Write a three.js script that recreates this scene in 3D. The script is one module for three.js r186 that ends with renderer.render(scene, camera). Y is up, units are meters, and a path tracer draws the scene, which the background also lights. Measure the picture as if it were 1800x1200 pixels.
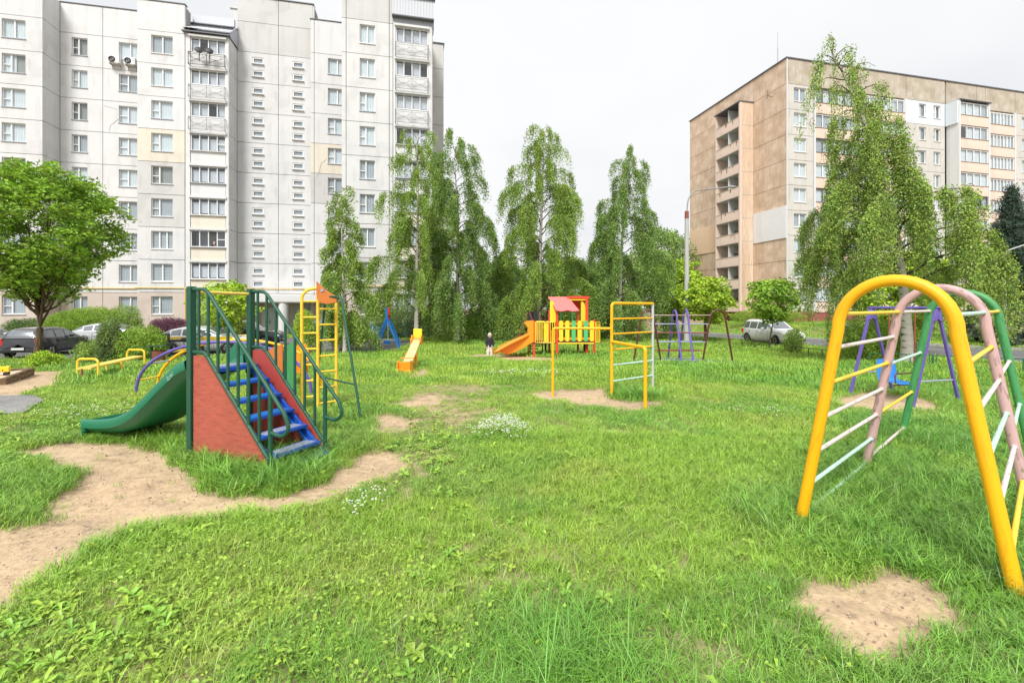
import * as THREE from 'three';
import { mergeGeometries } from 'three/addons/utils/BufferGeometryUtils.js';
import { RoundedBoxGeometry } from 'three/addons/geometries/RoundedBoxGeometry.js';
import { MarchingCubes } from 'three/addons/objects/MarchingCubes.js';

// ---------- camera, sky, sun, exposure ----------
const scene = new THREE.Scene();
const camera = new THREE.PerspectiveCamera(73.74, 1.5, 0.05, 1500);
camera.position.set(0, 1.75, 0);
camera.lookAt(0, 1.75, -10);
camera.setViewOffset(1800, 1200, 0, 60, 1800, 1200);
const renderer = new THREE.WebGLRenderer({ antialias: true });
renderer.toneMapping = THREE.LinearToneMapping;
renderer.toneMappingExposure = 2.8;
renderer.shadowMap.enabled = true;
const SKY = 0.345, SUN = 1.5;

function rnd(seed) { let s = seed >>> 0; return () => { s = (s + 0x6d2b79f5) | 0; let t = Math.imul(s ^ (s >>> 15), 1 | s); t = (t + Math.imul(t ^ (t >>> 7), 61 | t)) ^ t; return ((t ^ (t >>> 14)) >>> 0) / 4294967296; }; }
const hash = (x, y, z) => { let h = (Math.imul(x, 374761393) + Math.imul(y, 668265263) + Math.imul(z, 2147483647 - 1013)) | 0; h = Math.imul(h ^ (h >>> 13), 1274126177); return ((h ^ (h >>> 16)) >>> 0) / 4294967296; };
const mix = (a, b, t) => a + (b - a) * t, clamp = (x, a = 0, b = 1) => Math.min(b, Math.max(a, x));
const ss = (a, b, x) => { const t = clamp((x - a) / (b - a)); return t * t * (3 - 2 * t); };
function vnoise(x, y, z = 0, per = 0) {
  const xi = Math.floor(x), yi = Math.floor(y), zi = Math.floor(z), u = x - xi, v = y - yi, w = z - zi;
  const a = u * u * (3 - 2 * u), b = v * v * (3 - 2 * v), c = w * w * (3 - 2 * w), m = (n) => per ? ((n % per) + per) % per : n;
  const H = (i, j, k) => hash(m(xi + i), m(yi + j), zi + k);
  const L = (k) => mix(mix(H(0, 0, k), H(1, 0, k), a), mix(H(0, 1, k), H(1, 1, k), a), b);
  return w === 0 ? L(0) : mix(L(0), L(1), c);
}
function fbm(x, y, z = 0, o = 4, per = 0) { let s = 0, a = 0.5, n = 0; for (let i = 0; i < o; i++) { s += a * vnoise(x, y, z + (per ? i * 17 : 0), per); n += a; a *= 0.5; x *= 2; y *= 2; if (!per) z *= 2; per *= 2; } return s / n; }

{ // overcast sky: white cloud layer with soft greyer folds
  const W = 1024, H = 512, d = new Float32Array(W * H * 4);
  for (let j = 0; j < H; j++) for (let i = 0; i < W; i++) {
    const el = ((j + 0.5) / H - 0.5) * Math.PI, az = ((i + 0.5) / W) * Math.PI * 2, ce = Math.cos(el);
    const x = ce * Math.cos(az), y = Math.sin(el), z = ce * Math.sin(az), k = 1 / (0.35 + Math.abs(y));
    const n = fbm(x * k * 0.8 + 7.3, z * k * 0.8 + 3.1, y * 1.5 + 11, 6), f = fbm(x * 5 + 40, z * 5, y * 7 + 21, 4);
    const c = 1.03 - 0.15 * ss(0.4, 0.75, n) - 0.04 * (f - 0.5), L = SKY * c, t = ss(0.42, 0.8, n), o = (j * W + i) * 4;
    d[o] = L * mix(0.985, 0.955, t); d[o + 1] = L * mix(0.995, 0.985, t); d[o + 2] = L * mix(1.01, 1.045, t); d[o + 3] = 1;
  }
  const sky = new THREE.DataTexture(d, W, H, THREE.RGBAFormat, THREE.FloatType);
  sky.mapping = THREE.EquirectangularReflectionMapping; sky.magFilter = THREE.LinearFilter; sky.needsUpdate = true;
  scene.background = sky; scene.environment = sky;
}
const sun = new THREE.DirectionalLight(new THREE.Color(1, 0.98, 0.945), SUN);
sun.position.set(-16, 72, 34); sun.target.position.set(0, 0, -25);
sun.castShadow = true; sun.shadow.radius = 38; sun.shadow.mapSize.set(4096, 4096);
Object.assign(sun.shadow.camera, { left: -70, right: 70, top: 60, bottom: -60, near: 1, far: 220 });
scene.add(sun, sun.target);
// ---------- helpers ----------
const V = (x, y, d) => new THREE.Vector3(x, y, -d);          // d metres ahead of the camera
const T = (x, d) => {                                         // height of the terrain
  const far = (x - 29.2) * 0.837 + (d - 26) * 0.546;          // beyond the far road edge
  return -0.75 * ss(8, 26 - 12 * ss(13, 20, Math.abs(x)), d) + (x > 6 ? 0.78 * ss(3.5, 9, far) * ss(34, 42, d) * ss(6, 12, x) : 0);
};
const used = {};
const numbered = (n) => { const k = used[n] = (used[n] ?? -1) + 1; return k ? n + '_' + String(k).padStart(3, '0') : n; };
function mat(r, g, b, rough = 0.7, more = {}) { return new THREE.MeshPhysicalMaterial({ color: new THREE.Color().setRGB(r, g, b), roughness: rough, side: THREE.DoubleSide, ...more }); }
function tag(o, label, category, group, kind) { o.userData.label = label; if (category) o.userData.category = category; if (group) o.userData.group = group; if (kind) o.userData.kind = kind; return o; }
function thing(name, label, category, [x, y, d] = [0, 0, 0], turn = 0, group) {
  const o = new THREE.Group(); o.name = numbered(name); o.position.set(x, y, -d); o.rotation.y = turn; scene.add(o); return tag(o, label, category, group);
}
function obj(name, geo, m, parent = scene) {
  const g = Array.isArray(geo) ? merge(geo) : geo; const o = new THREE.Mesh(g, m);
  o.name = parent === scene ? numbered(name) : name; o.castShadow = o.receiveShadow = true; parent.add(o); return o;
}
function part(name, parent) { const o = new THREE.Group(); o.name = name; parent.add(o); return o; }
function struct(name, geo, m, label) { const o = obj(name, geo, m); o.userData.kind = 'structure'; o.userData.label = label; return o; }
function merge(list) {
  const a = list.map((g) => { let n = g.index ? g.toNonIndexed() : g.clone(); for (const k of Object.keys(n.attributes)) if (!['position', 'normal', 'uv'].includes(k)) n.deleteAttribute(k);
    if (!n.attributes.uv) n.setAttribute('uv', new THREE.BufferAttribute(new Float32Array(n.attributes.position.count * 2), 2)); if (!n.attributes.normal) n.computeVertexNormals(); n.groups = []; return n; });
  return a.length === 1 ? a[0] : mergeGeometries(a, false);
}
const box = (x0, x1, y0, y1, z0, z1) => { const g = new THREE.BoxGeometry(Math.abs(x1 - x0), Math.abs(y1 - y0), Math.abs(z1 - z0)); g.translate((x0 + x1) / 2, (y0 + y1) / 2, (z0 + z1) / 2); return g; };
const rbox = (w, h, d, r, x = 0, y = 0, z = 0) => { const g = new RoundedBoxGeometry(w, h, d, 2, r); g.translate(x, y, z); return g; };
const cyl = (r0, r1, h, n = 16) => new THREE.CylinderGeometry(r0, r1, h, n);
function beam(a, b, w, h, up = new THREE.Vector3(0, 1, 0)) { // a squared bar from a to b
  const l = a.distanceTo(b), g = new THREE.BoxGeometry(w, h, l), m = new THREE.Matrix4().lookAt(a, b, up); m.setPosition(a.clone().add(b).multiplyScalar(0.5)); g.applyMatrix4(m); return g;
}
function sweep(pts, r, n = 10, caps = true) {                 // round tube through points; r is a number or a function of 0..1
  const N = pts.length, pos = [], nor = [], uv = [], idx = []; let t0 = new THREE.Vector3(), u = new THREE.Vector3(), len = 0;
  const R = typeof r === 'function' ? r : () => r, q = new THREE.Quaternion();
  for (let i = 0; i < N; i++) {
    const t = pts[Math.min(i + 1, N - 1)].clone().sub(pts[Math.max(i - 1, 0)]).normalize();
    if (!i) { u.set(0, 0, 1); if (Math.abs(t.z) > 0.9) u.set(1, 0, 0); u.addScaledVector(t, -u.dot(t)).normalize(); } else { q.setFromUnitVectors(t0, t); u.applyQuaternion(q); len += pts[i].distanceTo(pts[i - 1]); }
    t0.copy(t); const v = t.clone().cross(u), rr = R(i / (N - 1));
    for (let k = 0; k <= n; k++) { const a = k / n * Math.PI * 2, c = Math.cos(a), s = Math.sin(a), nx = u.x * c + v.x * s, ny = u.y * c + v.y * s, nz = u.z * c + v.z * s; pos.push(pts[i].x + nx * rr, pts[i].y + ny * rr, pts[i].z + nz * rr); nor.push(nx, ny, nz); uv.push(k / n, len); }
  }
  for (let i = 0; i < N - 1; i++) for (let k = 0; k < n; k++) { const a = i * (n + 1) + k, b = a + n + 1; idx.push(a, a + 1, b, a + 1, b + 1, b); }
  if (caps) for (const [i, s] of [[0, -1], [N - 1, 1]]) { const c = pos.length / 3, t = (i ? pts[N - 1].clone().sub(pts[N - 2]) : pts[1].clone().sub(pts[0])).normalize(); pos.push(pts[i].x, pts[i].y, pts[i].z); nor.push(t.x * s, t.y * s, t.z * s); uv.push(0, 0);
    for (let k = 0; k < n; k++) { const a = i * (n + 1) + k; s < 0 ? idx.push(c, a + 1, a) : idx.push(c, a, a + 1); } }
  const g = new THREE.BufferGeometry(); g.setAttribute('position', new THREE.Float32BufferAttribute(pos, 3)); g.setAttribute('normal', new THREE.Float32BufferAttribute(nor, 3)); g.setAttribute('uv', new THREE.Float32BufferAttribute(uv, 2)); g.setIndex(idx); return g;
}
function bent(pts, rad, n = 6) {                              // polyline with rounded corners
  const out = [pts[0].clone()];
  for (let i = 1; i < pts.length - 1; i++) {
    const p = pts[i], a = pts[i - 1].clone().sub(p), b = pts[i + 1].clone().sub(p), r = Math.min(rad, a.length() * 0.48, b.length() * 0.48), A = p.clone().addScaledVector(a.normalize(), r), B = p.clone().addScaledVector(b.normalize(), r);
    for (let k = 0; k <= n; k++) { const t = k / n; out.push(A.clone().multiplyScalar((1 - t) * (1 - t)).addScaledVector(p, 2 * t * (1 - t)).addScaledVector(B, t * t)); }
  }
  out.push(pts[pts.length - 1].clone()); return out;
}
const pipe = (pts, r, rad = 0.1, n = 10) => sweep(bent(pts, rad), r, n);
const P3 = (x, y, z) => new THREE.Vector3(x, y, z);
function slab(outline, depth, bevel = 0) {                    // outline in x,y; thickness along z, centred
  const s = new THREE.Shape(outline.map(([x, y]) => new THREE.Vector2(x, y)));
  const g = new THREE.ExtrudeGeometry(s, { depth: depth - 2 * bevel, bevelEnabled: bevel > 0, bevelThickness: bevel, bevelSize: bevel, bevelOffset: -bevel, bevelSegments: 1, curveSegments: 8 }); g.translate(0, 0, -depth / 2 + bevel); return g;
}
function sheet(outline, y) {                                  // flat polygon given as [x, d] pairs
  const s = new THREE.Shape(outline.map(([x, d]) => new THREE.Vector2(x, d))), g = new THREE.ShapeGeometry(s); g.rotateX(-Math.PI / 2); g.translate(0, y, 0);
  const p = g.attributes.position, uv = g.attributes.uv; for (let i = 0; i < p.count; i++) uv.setXY(i, p.getX(i), p.getZ(i)); return g;
}
function texture(n, f, srgb = true, rep = 1) {                // f(u, v) gives r, g, b in 0..1 (display values when srgb)
  const d = new Uint8Array(n * n * 4); for (let j = 0; j < n; j++) for (let i = 0; i < n; i++) { const c = f(i / n, j / n), o = (j * n + i) * 4; d[o] = clamp(c[0]) * 255; d[o + 1] = clamp(c[1]) * 255; d[o + 2] = clamp(c[2]) * 255; d[o + 3] = 255; }
  const t = new THREE.DataTexture(d, n, n); t.wrapS = t.wrapT = THREE.RepeatWrapping; t.magFilter = THREE.LinearFilter; t.minFilter = THREE.LinearMipmapLinearFilter; t.generateMipmaps = true; if (srgb) t.colorSpace = THREE.SRGBColorSpace; t.repeat.set(rep, rep); t.needsUpdate = true; return t;
}
const inside = (poly, x, y) => { let r = false; for (let i = 0, j = poly.length - 1; i < poly.length; j = i++) { const [a, b] = poly[i], [c, d] = poly[j]; if ((b > y) !== (d > y) && x < ((c - a) * (y - b)) / (d - b) + a) r = !r; } return r; };
const edgeDist = (poly, x, y) => { let m = 1e9; for (let i = 0, j = poly.length - 1; i < poly.length; j = i++) { const [a, b] = poly[i], [c, d] = poly[j], l = (c - a) ** 2 + (d - b) ** 2, t = clamp(((x - a) * (c - a) + (y - b) * (d - b)) / l); m = Math.min(m, Math.hypot(x - a - t * (c - a), y - b - t * (d - b))); } return m; };

// ---------- shared textures and materials ----------
const texPlaster = texture(1024, (u, v) => { const n = fbm(u * 8, v * 8, 1, 5, 8), s = fbm(u * 40, v * 5, 9, 3, 5), f = vnoise(u * 256, v * 256, 4, 256), p = ss(0.6, 0.72, fbm(u * 6, v * 6, 33, 4, 6)); const k = 0.985 - 0.055 * (n - 0.35) - 0.035 * ss(0.5, 0.8, s) - 0.03 * f - 0.03 * p; return [k, k * 0.998, k * 0.992]; }, true, 1 / 9);
const texPebble = texture(1024, (u, v) => { const n = fbm(u * 8, v * 8, 5, 5, 8), f = vnoise(u * 300, v * 300, 2, 300), s = fbm(u * 30, v * 4, 3, 3, 4); const k = 0.93 - 0.2 * (n - 0.4) - 0.14 * (f - 0.5) - 0.05 * ss(0.5, 0.8, s); return [k, k * mix(1, 0.95, n), k * mix(1, 0.88, n)]; }, true, 1 / 7);
const texAsphalt = texture(512, (u, v) => { const n = fbm(u * 6, v * 6, 5, 4, 6), f = vnoise(u * 180, v * 180, 2, 180); const k = 0.88 - 0.25 * (n - 0.4) - 0.2 * (f - 0.5); return [k, k, k * 1.01]; }, true, 1 / 4);
const bumpGrain = texture(512, (u, v) => { const k = fbm(u * 64, v * 64, 2, 3, 64); return [k, k, k]; }, false, 0.8);
const wear = (a, b, s, chip = 0.55) => texture(512, (u, v) => { const n = fbm(u * 10, v * 10, s, 5, 10), f = vnoise(u * 120, v * 12, s + 3, 12), k = ss(0.62, 0.74, n * 0.85 + f * 0.2), c = chip * ss(0.73, 0.76, fbm(u * 16, v * 16, s + 50, 4, 16)), e = 0.95 + 0.08 * f, q = 0.25 + 0.3 * f; return [mix(mix(a[0], b[0], k) * e, q * 1.15, c), mix(mix(a[1], b[1], k) * e, q * 0.95, c), mix(mix(a[2], b[2], k) * e, q * 0.8, c)]; }, true, 1);
// ---------- ground ----------
const DIRT = [
  [[-3.12, 2.55], [-3.12, 2.77], [-3.08, 2.97], [-3.03, 3.15], [-3.14, 3.59], [-2.7, 3.78], [-2.01, 3.84], [-1.59, 4.24], [-1.24, 4.96], [-1.41, 5.49], [-1.75, 5.38], [-1.92, 4.52], [-2.12, 4.24], [-2.48, 4.22], [-3.01, 4.37], [-3.75, 5.09], [-4.69, 5.6], [-5.83, 6.14], [-5.95, 5.6], [-5.15, 5.15], [-4.55, 4.79], [-4.19, 4.27], [-3.8, 3.73], [-3.99, 3.54], [-4.6, 3.2], [-4.6, 2.2]],
  [[0.47, 9.4], [1.23, 9.84], [1.98, 9.92], [1.97, 8.77], [2.76, 8.34], [2.04, 7.78], [1.21, 8.09], [0.65, 8.71]],
  [[-16, 14.5], [-13.4, 13.8], [-10.8, 10.93], [-10.11, 9.4], [-9.78, 8.89], [-16, 8.89]],
  [[-2.26, 7.37], [-2.0, 7.61], [-1.56, 7.0], [-1.52, 6.45], [-1.88, 6.6]],
  [[-2.14, 8.14], [-1.81, 8.77], [-1.51, 9.27], [-1.44, 8.55], [-1.79, 7.95]],
  [[-2.76, 12.42], [-3.0, 15.2], [-2.8, 15.75], [-2.3, 12.42], [-2.34, 11.37]],
  [[-3.2, 22.0], [-1.5, 24.0], [0.14, 22.6], [2.62, 21.0], [1.9, 18.5], [0.3, 18.0], [-1.05, 20.9]],
  [[-7.81, 27.78], [-7.58, 29.8], [-6.53, 27.78], [-6.82, 25.97]],
  [[6.25, 8.77], [7.64, 9.54], [7.86, 8.49], [7.21, 7.69], [6.35, 7.69], [5.9, 8.0]],
  [[2.0, 2.84], [2.43, 2.98], [2.7, 2.9], [2.46, 2.57], [2.15, 2.36], [1.82, 2.38], [1.78, 2.62]],
];
const THIN = [ // trodden, half bare
  [[3.31, 3.84], [4.18, 4.52], [5.25, 5.38], [4.77, 4.83], [3.91, 4.12], [3.08, 3.33], [2.75, 3.15], [2.9, 3.41]],
  [[-0.87, 6.36], [-0.49, 6.51], [-0.38, 6.14], [-0.74, 5.96]], [[-1.32, 6.22], [-0.8, 5.83], [-0.87, 5.38], [-1.26, 5.6]],
  [[-2.6, 8.4], [-0.3, 10.8], [0.5, 8.8], [-0.4, 6.9], [-1.2, 5.2], [-2.0, 6.2]],
];
const PAVED = [[-11.5, 8.83], [-9.4, 8.95], [-8.73, 8.49], [-8.01, 7.45], [-8.62, 7.18], [-11.5, 6.8]];
const ROAD = [[24.9, 14], [22.5, 20], [12.8, 44.4], [8.5, 56], [-2, 84], [6, 87], [11.6, 56], [14.2, 49], [19.8, 39.5], [29.2, 26], [40, 10]];
const LOT = [[-36, 20.4], [-10.6, 22.6], [-7.8, 24.4], [-6.2, 31.5], [-9, 36.3], [-16, 37.4], [-38, 32.4]];
const dirtAt = (x, d) => { // 1 bare sand, 0 lawn
  const n = (fbm(x * 2.2 + 9, d * 2.2, 3, 4) - 0.3) * 0.4 + (vnoise(x * 9, d * 9, 7) - 0.5) * 0.12; let m = 0;
  for (const p of DIRT) { if (Math.abs(p[0][0] - x) > 9 || Math.abs(p[0][1] - d) > 9) continue; const e = edgeDist(p, x, d) * (inside(p, x, d) ? 1 : -1) + n; m = Math.max(m, ss(-0.06, 0.1, e)); }
  for (const p of THIN) { const e = edgeDist(p, x, d) * (inside(p, x, d) ? 1 : -1); if (e > -0.4) m = Math.max(m, ss(-0.3, 0.5, e + n) * ss(0.47, 0.62, fbm(x * 2.6, d * 3.4, 60, 4)) * 0.5); }
  return m;
};
const bare = (x, d) => inside(ROAD, x, d) || inside(LOT, x, d) || inside(PAVED, x, d);
{
  const SIZE = 52, X0 = -26, n = 2048;                        // colour of soil and sand over the playground
  const d8 = new Uint8Array(n * n * 4), put = (o, r, g, b) => { const s = (c) => 255 * (c <= 0.0031308 ? 12.92 * c : 1.055 * Math.pow(c, 1 / 2.4) - 0.055); d8[o] = s(clamp(r)); d8[o + 1] = s(clamp(g)); d8[o + 2] = s(clamp(b)); d8[o + 3] = 255; };
  const near = new Float32Array(n * n);
  for (let j = 0; j < n; j += 2) for (let i = 0; i < n; i += 2) { const m = dirtAt(X0 + (i / n) * SIZE, (j / n) * SIZE); near[j * n + i] = near[j * n + i + 1] = near[(j + 1) * n + i] = near[(j + 1) * n + i + 1] = m; }
  for (let j = 0; j < n; j++) for (let i = 0; i < n; i++) {
    const x = X0 + (i / n) * SIZE, d = (j / n) * SIZE, m = near[j * n + i], a = vnoise(x * 1.7, d * 1.7, 4), f = vnoise(x * 21, d * 21, 8), f2 = hash(i, j, 5), st = ss(0.62, 0.8, vnoise(x * 5, d * 11, 15));
    const sp = hash(i >> 1, j >> 1, 77) > 0.98 ? 0.18 : 0, k = 0.88 + 0.2 * (a - 0.5) + 0.2 * (f - 0.5) + 0.26 * (f2 - 0.5) - 0.14 * st - sp, s = 0.9 + 0.4 * (f - 0.5) + 0.5 * (f2 - 0.5);
    put((j * n + i) * 4, mix(0.36 * s, 0.56 * k, m), mix(0.275 * s, 0.41 * k, m), mix(0.165 * s, 0.255 * k, m));
  }
  const t = new THREE.DataTexture(d8, n, n); t.colorSpace = THREE.SRGBColorSpace; t.wrapS = t.wrapT = THREE.MirroredRepeatWrapping; t.magFilter = THREE.LinearFilter; t.needsUpdate = true;
  const axis = (lo, hi, mid, fine, out) => { const a = []; for (let x = mid[0]; x <= mid[1]; x += fine) a.push(x); let s = fine, x = mid[1]; while (x < hi) { s *= out; x += s; a.push(Math.min(x, hi)); } s = fine; x = mid[0]; while (x > lo) { s *= out; x -= s; a.unshift(Math.max(x, lo)); } return a; };
  const xs = axis(-420, 420, [-9, 9], 0.14, 1.05), ds = axis(-60, 620, [1.6, 12], 0.1, 1.045), pos = [], uv = [], idx = [];
  for (const d of ds) for (const x of xs) { const m = d < 16 && Math.abs(x) < 13 && d > 1 ? dirtAt(x, d) : 0; const lumpy = d < 20 ? 0.035 * (fbm(x * 0.9, d * 0.9, 2, 3) - 0.5) + 0.05 * (fbm(x * 4, d * 4, 6, 3) - 0.5) * (0.2 + m) - 0.03 * m : 0; pos.push(x, T(x, d) + lumpy * (1 - ss(12, 19, Math.max(Math.abs(x), d))), -d); uv.push((x - X0) / SIZE, d / SIZE); }
  for (let j = 0; j < ds.length - 1; j++) for (let i = 0; i < xs.length - 1; i++) { const a = j * xs.length + i, b = a + xs.length; idx.push(a, a + 1, b, a + 1, b + 1, b); }
  const g = new THREE.BufferGeometry(); g.setAttribute('position', new THREE.Float32BufferAttribute(pos, 3)); g.setAttribute('uv', new THREE.Float32BufferAttribute(uv, 2)); g.setIndex(idx); g.computeVertexNormals();
  const gb = bumpGrain.clone(); gb.repeat.set(46, 46); gb.needsUpdate = true;
  struct('ground', g, mat(1, 1, 1, 0.95, { map: t, bumpMap: gb, bumpScale: 0.007 }), 'earth and sand under the lawn of the playground');
  const asphalt = mat(0.2, 0.195, 0.19, 0.9, { map: texAsphalt }), concrete = mat(0.42, 0.4, 0.37, 0.85, { map: texPlaster });
  struct('road', sheet(ROAD, -0.72), asphalt, 'grey asphalt road past the tan apartment block');
  struct('parking_lot', sheet(LOT, -0.722), asphalt, 'grey asphalt parking in front of the white apartment block');
  struct('paved_path', sheet(PAVED, 0.03), mat(0.34, 0.33, 0.31, 0.9, { map: texAsphalt }), 'worn grey paving at the edge of the sand');
  const far = [[40, 10], [29.2, 26], [19.8, 39.5], [14.2, 49], [11.6, 56]], kerbs = [];
  for (let i = 0; i < far.length - 1; i++) { const [a, b] = far[i], [c, e] = far[i + 1], L = Math.hypot(c - a, e - b), N = Math.floor(L / 1.5); for (let k = 0; k < N; k++) { const p = V(mix(a, c, k / N), -0.68, mix(b, e, k / N)), q = V(mix(a, c, (k + 0.985) / N), -0.68, mix(b, e, (k + 0.985) / N)); kerbs.push(beam(p, q, 0.16, 0.22)); } }
  const kerb = new THREE.Group(); kerb.name = 'kerb'; kerb.userData.kind = 'structure'; kerb.userData.label = 'pale kerb along the far side of the road'; scene.add(kerb); for (const k of kerbs) obj('kerb_stone', k, concrete, kerb);
  struct('footpath', sheet([[42, 12], [30.6, 27.6], [33.2, 29.6], [45, 14]], -0.64), mat(0.4, 0.39, 0.37, 0.9, { map: texAsphalt }), 'pale footpath beyond the road kerb');
}
{ // grit on the bare sand
  const R = rnd(808), list = [], g = new THREE.IcosahedronGeometry(0.008, 0), q = g.attributes.position; for (let i = 0; i < 15000 && list.length < 1500; i++) { const d = 2.2 + 8 * Math.pow(R(), 1.4), x = (R() - 0.5) * 2 * (1.15 * d + 0.5); if (dirtAt(x, d) < 0.55) continue; list.push([x, d, 0.35 + 1.1 * R() * R()]); }
  const o = new THREE.InstancedMesh(g, mat(0.5, 0.4, 0.3, 0.9), list.length), m4 = new THREE.Matrix4(), c = new THREE.Color(); o.name = 'gravel'; list.forEach(([x, d, s], i) => { m4.compose(V(x, -0.012 + T(x, d), d), new THREE.Quaternion().setFromEuler(new THREE.Euler(R() * 6, R() * 6, R() * 6)), new THREE.Vector3(s * 1.3, s * 0.7, s)); o.setMatrixAt(i, m4); const k = 0.45 + 0.8 * R(); o.setColorAt(i, c.setRGB(k, k * (0.9 + 0.15 * R()), k * (0.85 + 0.3 * R()))); }); o.castShadow = o.receiveShadow = true; tag(o, 'small stones and grit on the bare sand', 'gravel', null, 'stuff'); scene.add(o);
}
// ---------- apartment buildings ----------
const M = {
  white: mat(0.74, 0.742, 0.745, 0.9, { map: texPlaster }), white2: mat(0.71, 0.712, 0.715, 0.9, { map: texPlaster }), cream: mat(0.78, 0.72, 0.61, 0.9, { map: texPlaster }), grey: mat(0.63, 0.625, 0.615, 0.9, { map: texPlaster }), pale: mat(0.71, 0.71, 0.71, 0.9, { map: texPlaster }),
  beige: mat(0.62, 0.53, 0.475, 0.9, { map: texPlaster }), core: mat(0.34, 0.33, 0.31, 0.95), frame: mat(0.78, 0.78, 0.78, 0.45), brown: mat(0.22, 0.12, 0.07, 0.6), tin: mat(0.42, 0.44, 0.48, 0.5, { metalness: 0.3 }), sheetmetal: mat(0.48, 0.5, 0.53, 0.65), coping: mat(0.13, 0.13, 0.14, 0.6), roof: mat(0.1, 0.1, 0.1, 0.9),
  sheer: mat(0.72, 0.73, 0.74, 0.95), drape: mat(0.45, 0.46, 0.48, 0.95), blind: mat(0.55, 0.56, 0.57, 0.8), warm: mat(0.55, 0.48, 0.36, 0.95), door: mat(0.33, 0.29, 0.25, 0.6), pinkwall: mat(0.66, 0.45, 0.42, 0.85, { map: texPlaster }), iron: mat(0.3, 0.31, 0.32, 0.5), irondark: mat(0.05, 0.045, 0.045, 0.6), gas: mat(0.72, 0.5, 0.13, 0.5),
  tan: mat(0.8, 0.64, 0.51, 0.95, { map: texPebble, bumpMap: bumpGrain, bumpScale: 0.01 }), tan2: mat(0.78, 0.615, 0.485, 0.95, { map: texPebble }), stone: mat(0.58, 0.54, 0.47, 0.95, { map: texPebble }), stone2: mat(0.64, 0.62, 0.58, 0.95, { map: texPlaster }), peach: mat(0.8, 0.64, 0.54, 0.9, { map: texPlaster }), orange: mat(0.78, 0.55, 0.38, 0.9), snow: mat(0.82, 0.82, 0.83, 0.9, { map: texPlaster }), blue: mat(0.64, 0.685, 0.72, 0.9), plinth: mat(0.36, 0.11, 0.095, 0.8, { map: texPlaster }), logwall: mat(0.66, 0.68, 0.67, 0.9, { map: texPlaster }),
};
const GLASS = mat(0.93, 0.96, 0.97, 0.02, { transmission: 1, thickness: 0, ior: 1.5 }), TINT = mat(0.9, 0.92, 0.94, 0.03, { transmission: 1, thickness: 0, ior: 1.5 });
const CG = mat(0.2, 0.22, 0.24, 0.04, { metalness: 0.4 });
const cache = {};
const keep = (k, f) => cache[k] ??= f();
// panel of a wall: x0..x1, y0..y1 in its own plane, holes cut through
function panelGeo(x0, x1, y0, y1, holes, depth) {
  const g = 0.021, s = new THREE.Shape([[x0 + g, y0 + g], [x1 - g, y0 + g], [x1 - g, y1 - g], [x0 + g, y1 - g]].map((p) => new THREE.Vector2(...p)));
  for (const [a, b, c, d] of holes) s.holes.push(new THREE.Path([[a, c], [a, d], [b, d], [b, c]].map((p) => new THREE.Vector2(...p))));
  const e = new THREE.ExtrudeGeometry(s, { depth, bevelEnabled: false }); e.translate(0, 0, -depth); return e;
}
function panel(p, x0, x1, y0, y1, z, m, holes = [], depth = 0.25) { const o = obj('wall_panel', panelGeo(x0, x1, y0, y1, holes, depth), m, p); o.position.z = z; return o; }
function sidePanel(p, x, z0, z1, y0, y1, m, s = 1) { const o = obj('wall_panel', s > 0 ? panelGeo(-z1, -z0, y0, y1, [], 0.2) : panelGeo(z0, z1, y0, y1, [], 0.2), m, p); o.rotation.y = s * Math.PI / 2; o.position.x = x; return o; } // faces +x or -x
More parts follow.
